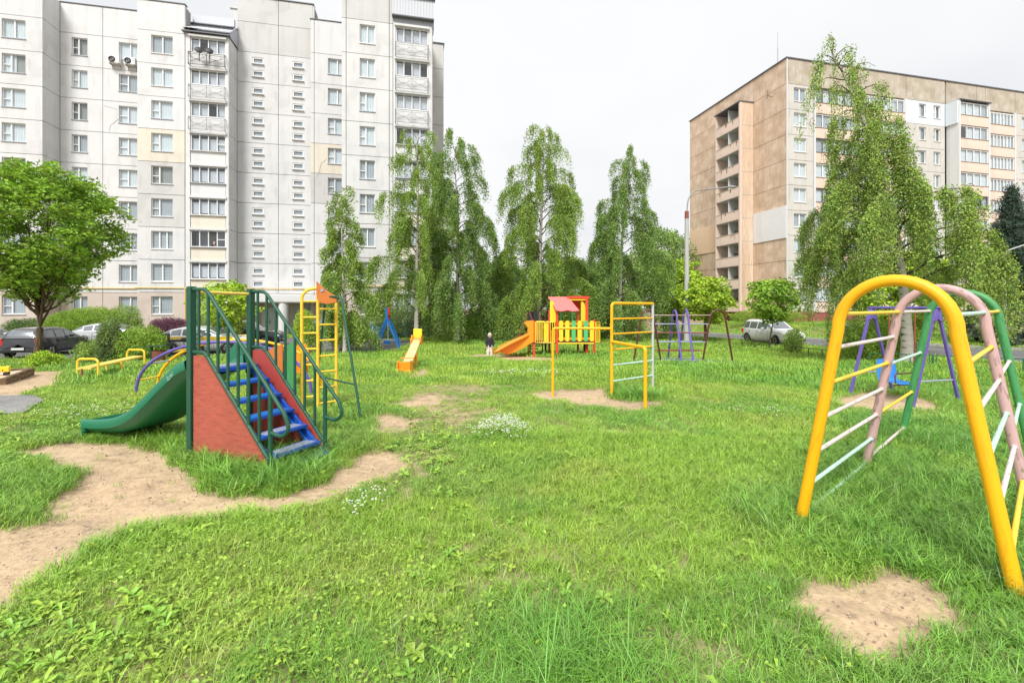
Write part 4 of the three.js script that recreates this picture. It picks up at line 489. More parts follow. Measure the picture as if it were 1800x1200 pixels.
  scatter('lawn_grass', 'short fine grass of the lawn nearest the viewer', geoNear, GREEN.grass, near); scatter('lawn_grass', 'grass of the lawn in the middle distance', geoMid, GREEN.grass, mid); scatter('lawn_grass', 'grass of the farther lawn round the playhouse', geoFar, GREEN.grass, far); scatter('lawn_grass', 'grass of the farthest lawn by the road and the buildings', geoFar2, GREEN.grass, far2);
  for (let i = 0; i < 3400; i++) { const d = Math.sqrt(mix(3, 70, Math.pow(R(), 1.4))), x = wob(R, 1.16 * d + 1); if (bare(x, d) || dirtAt(x, d) > 0.3 || R() > 0.25 + 0.75 * ss(-1.5, 1.5, x)) continue; const k = 0.85 + 0.4 * R(); straw.push([x, T(x, d), d, (0.26 + 0.26 * R()) * (1 + 0.4 * lush(x, d)), k * 1.15, k * 1.05, k * 3.4]); }
  scatter('meadow_grass', 'pale arching seed stalks scattered through the lawn', bladesGeo(4, 0.34, 0.1, 0.0065, 1.25, 8, 5), GREEN.grass, straw);
  scatter('tall_grass', 'long arching unmown grass round the playground frames', geoTall, GREEN.grass, tall); scatter('weeds', 'broad leaved weeds growing through the lawn', rosetteGeo(6, 0.075, 0.04, 6), GREEN.weed, weeds, 'weeds');
  // white clover and chickweed flowers in patches, with their own foliage
  const petals = (() => { const pos = [], RR = rnd(9); for (let i = 0; i < 4; i++) { const x = wob(RR, 0.06), z = wob(RR, 0.05), y = 0.1 + 0.05 * RR(), r = 0.0075; for (let k = 0; k < 6; k++) { const a = k / 6 * 6.283, b = (k + 1) / 6 * 6.283; pos.push(x, y + 0.008, z, x + Math.cos(a) * r, y, z + Math.sin(a) * r, x + Math.cos(b) * r, y, z + Math.sin(b) * r); } } const g = new THREE.BufferGeometry(); g.setAttribute('position', new THREE.Float32BufferAttribute(pos, 3)); g.computeVertexNormals(); return g; })();
  const patches = [[-0.15, 6.1, 0.36, 0.28, 155, 'dense patch of small white flowers in the middle of the lawn'], [-1.2, 3.85, 0.24, 0.2, 16, 'sparse white flowers beside the bare sand path'], [0.25, 11.6, 1.1, 0.5, 42, 'white flowers in the grass before the playhouse'], [3.95, 7.2, 0.8, 0.4, 14, 'white flowers in the grass before the climbing hoops'], [-6.6, 7.2, 0.7, 0.5, 34, 'white flowers in the grass left of the slide foot'], [6.0, 15.5, 2.4, 1.6, 34, 'white flowers at the foot of the brown climbing hoops']];
  for (const [a, b, rx, rd, n, label] of patches) { const fl = [], lv = []; for (let i = 0; i < n; i++) { const q = R() * 6.283, r = Math.sqrt(R()) * (1 + 0.35 * wob(R, 1)), x = a + Math.cos(q) * r * rx, d = b + Math.sin(q) * r * rd, s = b > 10 ? 1.4 : 1; fl.push([x, T(x, d) + 0.01 + Math.max(0, 1 - r * r) * (n > 150 ? 0.05 + 0.15 * R() : 0.02), d, s * (0.8 + 0.5 * R()), 1, 1, 1]); lv.push([x + wob(R, 0.04), T(x, d) + 0.03 * (1 - r) * (n > 150 ? 1 : 0), d + wob(R, 0.04), 0.8 + 0.5 * R(), 0.75, 0.85, 0.8]); } scatter('white_flowers', label, petals, GREEN.white, fl, 'flowers'); scatter('clover_leaves', label.replace(/^[a-z ]*white flowers/, 'leafy green mat under the white flowers'), leavesGeo(12, 0.035, 0.06, -0.06, 12, 0.8, 1), GREEN.shrub, lv, 'clover'); }
}
// ---------- playground equipment ----------
const paint = (r, g, b, o = {}) => mat(r, g, b, 0.42, { clearcoat: 0.25, clearcoatRoughness: 0.4, ...o });
const wornPaint = (a, b, s, rep = [1, 1], chip) => { const t = wear(a, b, s, chip); t.repeat.set(...rep); return mat(1, 1, 1, 0.5, { map: t }); };
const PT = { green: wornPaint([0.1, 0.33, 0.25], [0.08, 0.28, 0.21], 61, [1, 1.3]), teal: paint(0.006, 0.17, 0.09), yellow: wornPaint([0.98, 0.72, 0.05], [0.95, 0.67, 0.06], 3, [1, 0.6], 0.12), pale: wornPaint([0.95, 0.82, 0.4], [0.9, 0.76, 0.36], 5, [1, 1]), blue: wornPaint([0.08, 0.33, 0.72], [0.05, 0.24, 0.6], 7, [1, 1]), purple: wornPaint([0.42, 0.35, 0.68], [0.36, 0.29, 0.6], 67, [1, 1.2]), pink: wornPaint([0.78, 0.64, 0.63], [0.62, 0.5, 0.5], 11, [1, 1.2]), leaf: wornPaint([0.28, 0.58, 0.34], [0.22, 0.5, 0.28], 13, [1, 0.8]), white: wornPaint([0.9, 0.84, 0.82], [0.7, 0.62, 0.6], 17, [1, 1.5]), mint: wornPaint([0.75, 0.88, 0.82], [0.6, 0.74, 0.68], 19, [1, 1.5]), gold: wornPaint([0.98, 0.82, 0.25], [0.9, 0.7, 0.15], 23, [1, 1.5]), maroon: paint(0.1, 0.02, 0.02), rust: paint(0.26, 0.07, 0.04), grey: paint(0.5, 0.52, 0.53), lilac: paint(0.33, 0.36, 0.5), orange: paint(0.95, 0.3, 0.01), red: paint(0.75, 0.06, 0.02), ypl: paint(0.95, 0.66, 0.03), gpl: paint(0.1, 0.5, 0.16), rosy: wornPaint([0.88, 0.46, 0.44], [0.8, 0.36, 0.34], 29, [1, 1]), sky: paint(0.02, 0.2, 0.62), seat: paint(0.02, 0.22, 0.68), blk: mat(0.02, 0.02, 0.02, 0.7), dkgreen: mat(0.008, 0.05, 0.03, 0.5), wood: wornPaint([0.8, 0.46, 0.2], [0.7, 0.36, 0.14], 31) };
const texRed = texture(512, (u, v) => { const g = fbm(u * 5, v * 90, 3, 3, 5), f = vnoise(u * 200, v * 200, 6, 200), n = fbm(u * 9, v * 30, 8, 5, 9), s = ss(0.64, 0.7, fbm(u * 16, v * 80, 21, 3, 16)) * 0.45, base = 0.96 + 0.12 * (g - 0.5) + 0.1 * (f - 0.5) + 0.14 * (n - 0.5); return [0.7 * base * mix(1, 0.88, s), 0.355 * base * mix(1, 0.74, s), 0.285 * base * mix(1, 0.74, s)]; }, true, 0.9);
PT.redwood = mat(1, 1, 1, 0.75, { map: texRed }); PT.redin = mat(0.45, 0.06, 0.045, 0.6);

{ // ----- slide with stairs -----
  // local: +x runs down the stairs, +z is the near side; origin at the near platform post
  const S = thing('slide_tower', 'green and blue slide with red side boards and tubular stair railings', 'slide', [-3.68, 0, 5.22], -0.401), W = -0.74, H = 1.03, RUN = 1.3;
  for (const z of [0, W]) { obj('post', rbox(0.075, 2.08, 0.075, 0.008, 0, 0.95, z), PT.green, S); }
  obj('crossbar', sweep([P3(0, 1.93, 0), P3(0, 1.92, W)], 0.02, 10), PT.pale, S);
  const side = (z, m, inn) => {
    const p = obj('side_board', slab([[0.05, 0.03], [0.05, 1.2], [0.22, 1.2], [RUN + 0.02, 0.02]], 0.02), m, S); p.position.z = z; if (inn) { p.material = m; }
    obj('frame_rail', pipe([P3(0.03, 1.24, z), P3(0.24, 1.24, z), P3(RUN + 0.08, 0.02, z)], 0.021, 0.06), PT.green, S); obj('frame_rail', sweep([P3(0.03, 0.02, z), P3(RUN + 0.05, 0.0, z)], 0.02, 8), PT.green, S);
    const o = S, hz = z;
    obj('handrail', pipe([P3(0.02, 1.955, hz), P3(0.26, 1.955, hz), P3(RUN + 0.19, 0.64, hz), P3(RUN + 0.24, 0.5, hz), P3(RUN + 0.14, 0.42, hz), P3(RUN - 0.02, 0.45, hz)], 0.021, 0.09, 10), PT.green, S);
    for (let i = 0; i < 8; i++) { const x = 0.13 + i * (RUN - 0.16) / 7, yt = x < 0.27 ? 1.95 : mix(1.955, 0.64, (x - 0.26) / (RUN - 0.07)), yb = x < 0.24 ? 1.24 : mix(1.24, 0.02, (x - 0.24) / (RUN - 0.16)); obj('baluster', sweep([P3(x, i === 7 ? -0.05 : yb, hz), P3(x, yt, hz)], i === 7 ? 0.023 : 0.0165, 8), PT.green, S); }
  };
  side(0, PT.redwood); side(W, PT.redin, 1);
  for (const z of [-0.06, W + 0.06]) obj('stringer', slab([[0.0, H - 0.12], [0.0, H + 0.0], [0.16, H + 0.0], [RUN + 0.1, 0.0], [RUN - 0.04, 0.0], [0.12, H - 0.12]], 0.035, 0.004).translate(0, 0, z), PT.blue, S);
  obj('platform', rbox(0.36, 0.05, 0.66, 0.008, 0.02, H - 0.02, W / 2), PT.blue, S); obj('platform_grip', box(-0.12, 0.1, H + 0.006, H + 0.012, W + 0.1, -0.1), PT.lilac, S);
  for (let i = 1; i < 6; i++) { const y = H - i * H / 6, x = 0.12 + (i / 6) * (RUN - 0.05) + 0.02; const t = part('tread', S); obj('board', rbox(0.2, 0.035, 0.6, 0.006, x, y, W / 2), PT.blue, t); obj('grip', box(x - 0.07, x + 0.07, y + 0.018, y + 0.022, W / 2 - 0.24, W / 2 + 0.24), i > 3 ? PT.lilac : PT.sky, t); }
  obj('tread', rbox(0.24, 0.035, 0.6, 0.006, RUN + 0.02, 0.06, W / 2), PT.blue, S);
  for (let i = 1; i < 6; i++) { const y = H - i * H / 6, x = 0.12 + (i / 6) * (RUN - 0.05); obj('brace', beam(P3(x - 0.05, y - 0.02, W + 0.1), P3(x + 0.12, y - 0.17, W + 0.1), 0.02, 0.03), PT.sky, S); }
  // chute: a channel swept along its profile, running to -x
  const prof = [[0.04, 0.98], [0.22, 0.91], [0.48, 0.74], [0.82, 0.5], [1.12, 0.31], [1.47, 0.175], [1.92, 0.105], [2.24, 0.08]];
  const curve = new THREE.CatmullRomCurve3(prof.map(([q, y]) => P3(-q, y, 0))).getPoints(40), sec = [[-0.03, 0.06], [-0.025, 0.155], [0.0, 0.175], [0.035, 0.165], [0.06, 0.05], [0.1, 0.0], [0.37, -0.015], [0.64, 0.0], [0.68, 0.05], [0.705, 0.165], [0.74, 0.175], [0.765, 0.155], [0.77, 0.06], [0.745, 0.055], [0.69, 0.0], [0.62, -0.035], [0.37, -0.05], [0.12, -0.035], [0.05, 0.0], [-0.005, 0.055]], pos = [], idx = [], n = sec.length;
  curve.forEach((p, i) => { const t = curve[Math.min(40, i + 1)].clone().sub(curve[Math.max(0, i - 1)]).normalize(), up = P3(-t.y, t.x, 0).multiplyScalar(t.x < 0 ? -1 : 1); const bl = 1 - 0.8 * ss(0, 30, i); for (const [z, h] of sec) { const k = h < -0.03 ? -0.03 + (h + 0.03) * bl : h; pos.push(p.x + up.x * k, p.y + up.y * k, -z); } });
  for (let i = 0; i < 40; i++) for (let k = 0; k < n; k++) { const a = i * n + k, b = i * n + (k + 1) % n; idx.push(a, b, a + n, b, b + n, a + n); }
  const g = new THREE.BufferGeometry(); g.setAttribute('position', new THREE.Float32BufferAttribute(pos, 3)); g.setIndex(idx); g.computeVertexNormals(); obj('chute', g, PT.teal, S);
  obj('chute_end', slab([[-2.23, 0.24], [-2.27, 0.2], [-2.29, -0.04], [-2.27, -0.04], [-2.245, 0.1], [-2.2, 0.09]], 0.76, 0.004).translate(0, 0, W / 2), PT.teal, S);
  { const o = []; for (let k = 0; k <= 14; k++) { const a = Math.PI * k / 14; o.push([-0.2 + 0.2 * Math.cos(a), H + 0.06 + 0.2 * Math.sin(a)]); } obj('chute_wing', slab([...o, [-0.4, H - 0.1], [0, H - 0.05]], 0.03, 0.006).translate(0, 0, W + 0.0), PT.teal, S); }
  obj('support', [sweep([P3(-1.6, 0.22, -0.15), P3(-1.66, -0.05, -0.15)], 0.02, 8), sweep([P3(-1.6, 0.22, -0.6), P3(-1.66, -0.05, -0.6)], 0.02, 8)], PT.green, S);
  { const c = document.createElement('canvas'); c.width = 256; c.height = 96; const x = c.getContext('2d'); x.clearRect(0, 0, 256, 96); x.strokeStyle = '#cfe8dd'; x.lineWidth = 5; x.beginPath(); for (const [a, b, e, f] of [[20, 80, 26, 20], [26, 20, 60, 26], [50, 30, 46, 78], [78, 24, 74, 80], [74, 80, 104, 74], [118, 70, 124, 30], [124, 30, 150, 70], [160, 26, 156, 76], [158, 50, 186, 46], [200, 30, 196, 76], [198, 32, 226, 30]]) { x.moveTo(a, b); x.lineTo(e, f); } x.stroke(); const t = new THREE.CanvasTexture(c); t.colorSpace = THREE.SRGBColorSpace; const o = obj('scribble', new THREE.PlaneGeometry(0.17, 0.075), mat(1, 1, 1, 0.8, { map: t, transparent: true, alphaTest: 0.4 }), S); o.position.set(-0.33, 0.945, 0.034); o.rotation.z = 0.62; }
}
{ // ----- arched ladder behind the slide -----
  const S = thing('arched_ladder', 'low arched climbing ladder with purple and yellow rails behind the slide', 'climbing frame', [-5.85, 0, 9.5]);
  const arc = (z) => { const p = []; for (let i = 0; i <= 28; i++) { const a = Math.PI * i / 28; p.push(P3(-1.78 * Math.cos(a), -0.05 + 1.1 * Math.pow(Math.sin(a), 0.82), z)); } return p; };
  obj('rail', sweep(arc(0.28), 0.03, 10), PT.purple, S); obj('rail', sweep(arc(-0.28), 0.03, 10), PT.yellow, S);
  for (let i = 2; i < 27; i += 3) { const q = arc(0)[i]; obj('rung', sweep([P3(q.x, q.y, 0.28), P3(q.x, q.y, -0.28)], 0.017, 8), i % 2 ? PT.lilac : PT.gold, S); }
}
{ // ----- ladder frame with a wooden horse head -----
  const S = thing('horse_ladder', 'yellow ladders on a green leg frame topped by an orange wooden horse head', 'climbing frame', [-3.3, 0, 7.8]);
  const a = P3(-0.26, 0, 0.1), b = P3(-0.03, 0, 0.0), c = P3(0.2, 0, -0.22), H = 2.08, Rg = 0.026;
  obj('rail', pipe([P3(a.x, -0.05, a.z), P3(a.x, H - 0.13, a.z), P3(a.x + 0.08, H - 0.03, a.z - 0.03), P3(b.x, H, b.z)], Rg, 0.12), PT.gold, S); obj('rail', sweep([P3(b.x, -0.05, b.z), P3(b.x, H, b.z)], Rg, 10), PT.gold, S); obj('rail', sweep([P3(c.x, -0.05, c.z), P3(c.x, H - 0.25, c.z)], Rg, 10), PT.gold, S);
  for (let i = 0; i < 7; i++) { const y = 0.2 + i * 0.27; obj('rung', sweep([P3(a.x, y + 0.03, a.z), P3(b.x, y + 0.03, b.z)], 0.017, 8), PT.gold, S); obj('rung', sweep([P3(b.x, y - 0.1, b.z), P3(c.x, y - 0.1, c.z)], 0.017, 8), PT.gold, S); }
  const px = [[566, 492], [582.5, 508], [594, 515], [602, 518.5], [602, 530], [583.7, 533], [572, 530], [567, 524], [566, 512]].map(([x, y]) => [(x - 583) * 0.0094, (512 - y) * 0.0094]);
  const hd = obj('head_board', slab(px, 0.03, 0.004), PT.wood, S); hd.position.set(0.16, 2.0, 0.12); obj('eye', cyl(0.026, 0.026, 0.03, 14).rotateX(Math.PI / 2), PT.lilac, S).position.set(0.1, 2.035, 0.135);
  obj('leg', pipe([P3(0.22, 1.93, 0.12), P3(0.4, 1.93, 0.16), P3(0.46, 1.84, 0.2), P3(0.97, -0.05, 0.75)], 0.02, 0.08), PT.green, S); obj('leg', sweep([P3(0.06, 1.9, -0.1), P3(-0.18, 0.6, -0.35), P3(-0.28, -0.05, -0.45)], 0.02, 8), PT.green, S); obj('brace', sweep([P3(-0.2, 0.52, -0.37), P3(0.82, 0.52, 0.58)], 0.016, 8), PT.green, S);
  obj('side_board', slab([[-0.95, 0.95], [-0.5, 1.15], [-0.5, 0.5], [-0.62, 0.52], [-0.72, 0.85]], 0.02).translate(0.02, 0, 0.3), PT.wood, S); obj('side_board', slab([[-0.52, 0.1], [-0.5, 1.1], [-0.32, 1.18], [-0.3, 0.05]], 0.02).translate(0.02, 0, 0.27), PT.leaf, S);
}
{ // ----- spring rider -----
  const x = -5.05, d = 10.4, S = thing('spring_rider', 'orange spring rider half hidden behind the slide stairs', 'spring rider', [x, T(x, d), d]);
  const hel = []; for (let i = 0; i <= 60; i++) hel.push(P3(Math.cos(i * 0.62) * 0.1, 0.02 + i * 0.006, Math.sin(i * 0.62) * 0.1)); obj('spring', sweep(hel, 0.014, 6), PT.blk, S); obj('seat', rbox(0.5, 0.05, 0.22, 0.02, 0, 0.42, 0), PT.ypl, S);
  for (const z of [-0.14, 0.14]) obj('side_board', slab([[-0.34, 0.3], [-0.38, 0.8], [-0.3, 0.92], [-0.2, 0.82], [-0.14, 0.55], [0.1, 0.55], [0.16, 0.9], [0.26, 0.95], [0.34, 0.8], [0.32, 0.3]], 0.025, 0.005).translate(0, 0, z), PT.orange, S); obj('handle', sweep([P3(-0.26, 0.76, -0.22), P3(-0.26, 0.76, 0.22)], 0.016, 8), PT.blk, S);
}
{ // ----- yellow seesaw -----
  const a = P3(-10.55, 0.12, -11.2), b = P3(-11.5, 0.24, -14.0), S = thing('seesaw', 'yellow board seesaw with a tubular hoop at each end', 'seesaw', [-10.92, T(-10.9, 12.6), 12.6]), o = S.position, L = (p) => p.clone().sub(o), A = L(a), B = L(b); A.y += -o.y - 0; B.y = B.y;
  obj('board', beam(A, B, 0.3, 0.045), PT.pale, S);
  for (const p of [A, B]) { const q = p.clone().lerp(p === A ? B : A, 0.06), w = 0.29; obj('hoop', pipe([P3(q.x - w, q.y - 0.14, q.z - 0.03), P3(q.x - w, q.y + 0.22, q.z - 0.03), P3(q.x + w, q.y + 0.22, q.z + 0.03), P3(q.x + w, q.y - 0.2, q.z + 0.03)], 0.026, 0.13), PT.gold, S); }
  const m = A.clone().lerp(B, 0.5); obj('pivot', [sweep([P3(m.x - 0.2, -0.1, m.z), P3(m.x - 0.2, m.y, m.z)], 0.03, 8), sweep([P3(m.x + 0.2, -0.1, m.z), P3(m.x + 0.2, m.y, m.z)], 0.03, 8), sweep([P3(m.x - 0.2, m.y - 0.04, m.z), P3(m.x + 0.2, m.y - 0.04, m.z)], 0.025, 8)], PT.gold, S); obj('stop', sweep([P3(A.x, A.y, A.z + 0.05), P3(A.x, -0.2, A.z + 0.05)], 0.02, 8), PT.rust, S);
}
{ // ----- orange seesaw leading away -----
  const S = thing('seesaw', 'tilted orange and yellow seesaw pointing away from the viewer', 'seesaw', [-3.3, T(-3.3, 15), 15]), g = S.position.y, A = P3(0.2, 0.22, 1.85), B = P3(-0.25, 0.78, -2.0);
  obj('board', beam(A, B, 0.28, 0.05), wornPaint([0.95, 0.8, 0.55], [0.98, 0.9, 0.8], 41), S);
  for (const [p, s] of [[A, 1], [B, -1]]) { const q = p.clone().lerp(s > 0 ? B : A, 0.03), r = p.clone().lerp(s > 0 ? B : A, 0.16); obj('side_cheek', [slab([[-0.25, -0.14], [-0.25, 0.2], [0.05, 0.22], [0.25, 0.02], [0.25, -0.12]], 0.03).rotateY(s * Math.PI / 2).translate(q.x - 0.17, q.y, q.z), slab([[-0.25, -0.14], [-0.25, 0.2], [0.05, 0.22], [0.25, 0.02], [0.25, -0.12]], 0.03).rotateY(s * Math.PI / 2).translate(q.x + 0.17, q.y, q.z)], PT.orange, S); obj('back_rest', rbox(0.32, 0.36, 0.03, 0.01, q.x, q.y + (s > 0 ? 0.02 : 0.26), q.z + s * 0.16), s > 0 ? PT.orange : PT.ypl, S); obj('handle', sweep([P3(r.x - 0.2, r.y + 0.16, r.z), P3(r.x + 0.2, r.y + 0.16, r.z)], 0.018, 8), PT.orange, S); }
  obj('pivot', [box(-0.2, -0.14, -0.2, 0.5, -0.1, 0.1), box(0.1, 0.16, -0.2, 0.5, -0.1, 0.1)], PT.orange, S);
}
{ // ----- three coloured arches with rungs -----
  const S = thing('arch_climber', 'arched climbing frame of yellow, pink and green hoops joined by rungs', 'climbing frame', [4.2, 0, 4.5]), C = [[2.68, 3.2], [4.22, 4.5], [5.74, 5.8]], p = [0.6, -0.8], cols = [PT.yellow, PT.pink, PT.leaf];
  const half = (h) => h < 1.58 ? 0.59 - 0.165 * h : 0.33 * Math.sqrt(Math.max(0, 1 - ((h - 1.58) / 0.36) ** 2));
  const at = (i, s, h) => P3(C[i][0] - 4.2 + p[0] * half(h) * s, h, -(C[i][1] - 4.5 + p[1] * half(h) * s));
  C.forEach((c, i) => { const pts = []; for (let k = 0; k <= 10; k++) pts.push(at(i, -1, -0.08 + 1.66 * k / 10)); for (let k = 1; k < 18; k++) { const a = Math.PI * (1 - k / 18); pts.push(P3(c[0] - 4.2 + p[0] * 0.33 * Math.cos(a), 1.58 + 0.36 * Math.sin(a), -(c[1] - 4.5 + p[1] * 0.33 * Math.cos(a)))); } for (let k = 10; k >= 0; k--) pts.push(at(i, 1, -0.08 + 1.66 * k / 10)); obj('hoop', sweep(pts, 0.041, 18), cols[i], S); });
  const rungs = (i, s, hs, ms) => hs.forEach((h, k) => { const a = at(i, s, h), b = at(i + 1, s, h), w = (p, q) => sweep([p.clone().lerp(q, 0.018), p.clone().lerp(q, 0.03)], 0.024, 10); const r = obj('rung', sweep([a, b], 0.0165, 10), PT[ms[k]], S); obj('weld', [w(a, b), w(b, a)], PT[ms[k]], r); });
  rungs(0, -1, [1.7, 1.44, 1.16, 0.88, 0.6, 0.33, 0.06], ['gold', 'white', 'gold', 'white', 'white', 'mint', 'mint']); rungs(1, -1, [1.7, 1.14, 0.6, 0.1], ['white', 'mint', 'gold', 'white']);
  rungs(0, 1, [1.7, 1.38, 1.08, 0.79, 0.5, 0.2], ['mint', 'gold', 'white', 'mint', 'white', 'gold']); rungs(1, 1, [1.7, 1.1, 0.6], ['gold', 'white', 'mint']);
}
{ // ----- purple swing -----
  const S = thing('swing', 'purple A-frame swing with a blue bucket seat', 'swing', [7.56, 0, 8.82]), f = P3(0.97, 0, -0.24), c0 = P3(0.14, 0, 0.57), c1 = P3(-0.14, 0, -0.56), H = 1.74;
  for (const c of [c0, c1]) { const top = c.clone().setY(H); for (const s of [-1, 1]) obj('leg', beam(c.clone().addScaledVector(f, 0.06 * s).setY(H - 0.12), c.clone().addScaledVector(f, 0.57 * s).setY(-0.05), 0.042, 0.042, f), PT.purple, S); obj('gusset', slab([[-0.05, -0.02], [0.05, -0.02], [0.12, -0.24], [0.05, -0.24], [0, -0.2], [-0.05, -0.24], [-0.12, -0.24]], 0.07, 0.004).rotateY(Math.atan2(0.24, 0.97)).translate(top.x, top.y, top.z), PT.purple, S); obj('crossbar', sweep([c.clone().addScaledVector(f, 0.45).setY(0.42), c.clone().addScaledVector(f, -0.45).setY(0.42)], 0.014, 8), PT.lilac, S); }
  obj('beam', sweep([c0.clone().setY(H).lerp(c1.clone().setY(H), -0.06), c1.clone().setY(H).lerp(c0.clone().setY(H), -0.06)], 0.026, 10), PT.purple, S);
  const k0 = c0.clone().lerp(c1, 0.3), k1 = c0.clone().lerp(c1, 0.7), off = P3(-0.02, 0, 0.0), yaw = 0.15;
  for (const k of [k0, k1]) obj('hanger', sweep([k.clone().setY(H), k.clone().add(off).setY(0.42)], 0.014, 8), PT.rust, S);
  const st = part('seat', S); st.position.set((k0.x + k1.x) / 2 - 0.08, 0.28, (k0.z + k1.z) / 2); st.rotation.y = yaw; const sh = []; const g = new THREE.PlaneGeometry(0.44, 0.85, 10, 14), q = g.attributes.position; for (let i = 0; i < q.count; i++) { const u = q.getX(i), v = (q.getY(i) + 0.425) / 0.85, t = clamp(v * 2.1), b = Math.max(0, v - 0.48) / 0.52; q.setXYZ(i, u * (1 - 0.25 * Math.max(0, b - 0.6)), 0.02 + 0.42 * b + 0.25 * u * u * (b > 0 ? 0.3 : 1), 0.2 - 0.4 * t - 0.08 * b + u * u * 0.6 * b); } g.computeVertexNormals(); obj('shell', g, PT.seat, st); obj('shell_rim', sweep([P3(-0.22, 0.03, 0.2), P3(0, 0.015, 0.22), P3(0.22, 0.03, 0.2)], 0.02, 8), PT.seat, st); obj('arm_bar', pipe([P3(-0.23, 0.02, 0.16), P3(-0.23, 0.2, 0.14), P3(0.23, 0.22, 0.14), P3(0.23, 0.05, 0.16)], 0.012, 0.05), PT.maroon, st); obj('seat_frame', sweep([P3(-0.22, -0.02, 0.1), P3(0.22, -0.02, 0.1)], 0.013, 8), PT.rust, st);
}
{ // ----- yellow pull-up bars -----
  const S = thing('pull_up_bars', 'yellow pull-up bars with a ladder side and two low bars', 'exercise bars', [1.98, T(2, 9), 9.03]), g = -S.position.y, P = (x, d, y) => P3(x - 1.98, y + g, -(d - 9.03)), r = 0.026, y0 = -0.1;
  obj('frame', pipe([P(1.98, 9.03, y0), P(1.98, 9.03, 1.83), P(3.05, 9.85, 1.83)], 0.03, 0.08), PT.yellow, S); obj('post', sweep([P(3.05, 9.85, y0), P(3.05, 9.85, 1.83)], 0.028, 10), PT.grey, S);
  for (const [i, y] of [1.52, 1.22, 0.91, 0.6, 0.28].entries()) obj('rung', sweep([P(1.98, 9.03, y), P(3.05, 9.85, y)], 0.018, 8), i < 3 ? PT.yellow : PT.mint, S);
  obj('low_bar', pipe([P(0.82, 9.15, y0), P(0.82, 9.15, 1.33), P(1.98, 9.03, 1.33)], r, 0.07), PT.yellow, S); obj('low_bar', pipe([P(2.32, 7.91, y0), P(2.32, 7.91, 1.05), P(1.98, 9.03, 1.07)], 0.031, 0.08), PT.yellow, S);
}
{ // ----- brown and purple hoop climber -----
  const x0 = 6.4, d0 = 17, S = thing('hoop_climber', 'climbing frame of two brown hoops and two purple hoops with rungs', 'climbing frame', [x0, T(x0, d0), d0]), H = 2.02;
  const hoop = (cx, cz, w, ax, m, sp = 0.17) => { const p = [], R = w - sp * 1.5; for (const s of [-1, 1]) { const q = []; for (let k = 0; k <= 6; k++) { const h = -0.05 + (H - 0.32) * k / 6; q.push([s * (w - sp * h), h]); } if (s < 0) p.push(...q); else { for (let k = 1; k < 14; k++) { const a = Math.PI * (1 - k / 14); p.push([R * 1.0 * Math.cos(a) * (w - sp * (H - 0.37)) / R, H - 0.37 + 0.37 * Math.sin(a)]); } p.push(...q.reverse()); } } obj('hoop', sweep(p.map(([u, h]) => ax ? P3(cx, h, cz + u) : P3(cx + u, h, cz)), 0.034, 10), m, S); };
  hoop(-1.34, 0, 0.53, 0, PT.maroon); hoop(1.29, 0, 0.58, 0, PT.maroon); hoop(-0.32, 0, 0.75, 1, PT.purple, 0.3); hoop(0.1, 0, 0.75, 1, PT.purple, 0.3);
  [[1.83, PT.pink], [1.5, PT.lilac], [1.17, PT.rust], [0.83, PT.lilac], [0.5, PT.rust], [0.16, PT.lilac]].forEach(([h, m]) => { for (const z of [0.015, -0.5 + h * 0.22]) obj('rung', sweep([P3(-1.34 + 0.53 - 0.17 * h, h, z * (z > 0 ? 1 : h < 1.8 ? 1 : 0.05)), P3(1.29 - 0.58 + 0.17 * h, h, z * (z > 0 ? 1 : h < 1.8 ? 1 : 0.05))], 0.017, 8), m, S); });
}
{ // ----- blue swing frame seen end on -----
  const x = -7.45, d = 27, S = thing('swing', 'blue wooden swing frame seen end on with a small mint seat', 'swing', [x, T(x, d), d]);
  for (const z of [0, -2.4]) { const o = z ? -0.5 : 0; obj('leg', beam(P3(-0.78 + o, -0.1, z), P3(-0.02 + o, 1.85, z), 0.1, 0.12, P3(0, 0, 1)), PT.sky, S); obj('leg', beam(P3(0.82 + o, -0.1, z), P3(0.02 + o, 1.85, z), 0.1, 0.12, P3(0, 0, 1)), PT.sky, S); obj('head_post', rbox(0.14, 0.72, 0.16, 0.02, o, 2.1, z), z ? PT.red : PT.sky, S); }
  obj('beam', beam(P3(0, 2.0, 0), P3(-0.5, 2.0, -2.4), 0.1, 0.12), PT.red, S); for (const q of [0.42, 0.6]) obj('chain', sweep([P3(-0.5 * q, 2.0, -2.4 * q), P3(-0.5 * q, 0.55, -2.4 * q)], 0.014, 6), PT.grey, S); obj('seat', rbox(0.46, 0.05, 0.25, 0.02, -0.25, 0.5, -1.2), PT.mint, S); obj('seat_back', rbox(0.44, 0.2, 0.03, 0.01, -0.25, 0.34, -1.05), PT.sky, S);
}
{ // ----- dark brown swing behind the playhouse slide -----
  const x = 1.0, d = 27.5, S = thing('swing', 'dark brown A-frame swing behind the orange slide', 'swing', [x, T(x, d), d]);
  for (const z of [0.2, -1.6]) for (const s of [-1, 1]) obj('leg', beam(P3(0.05 * s - (z < 0 ? -0.6 : 0), 2.2, z), P3(0.95 * s * (s > 0 ? 0.9 : 1) - (z < 0 ? -0.6 : 0), -0.05, z), 0.05, 0.05, P3(0, 0, 1)), PT.rust, S); obj('beam', beam(P3(0, 2.2, 0.2), P3(0.6, 2.2, -1.6), 0.07, 0.07), PT.maroon, S); obj('crossbar', sweep([P3(-0.62, 0.8, 0.2), P3(0.5, 0.8, 0.2)], 0.02, 6), PT.rust, S); obj('panel', rbox(0.7, 0.6, 0.04, 0.01, 0.3, 1.95, -0.7), PT.blk, S);
}
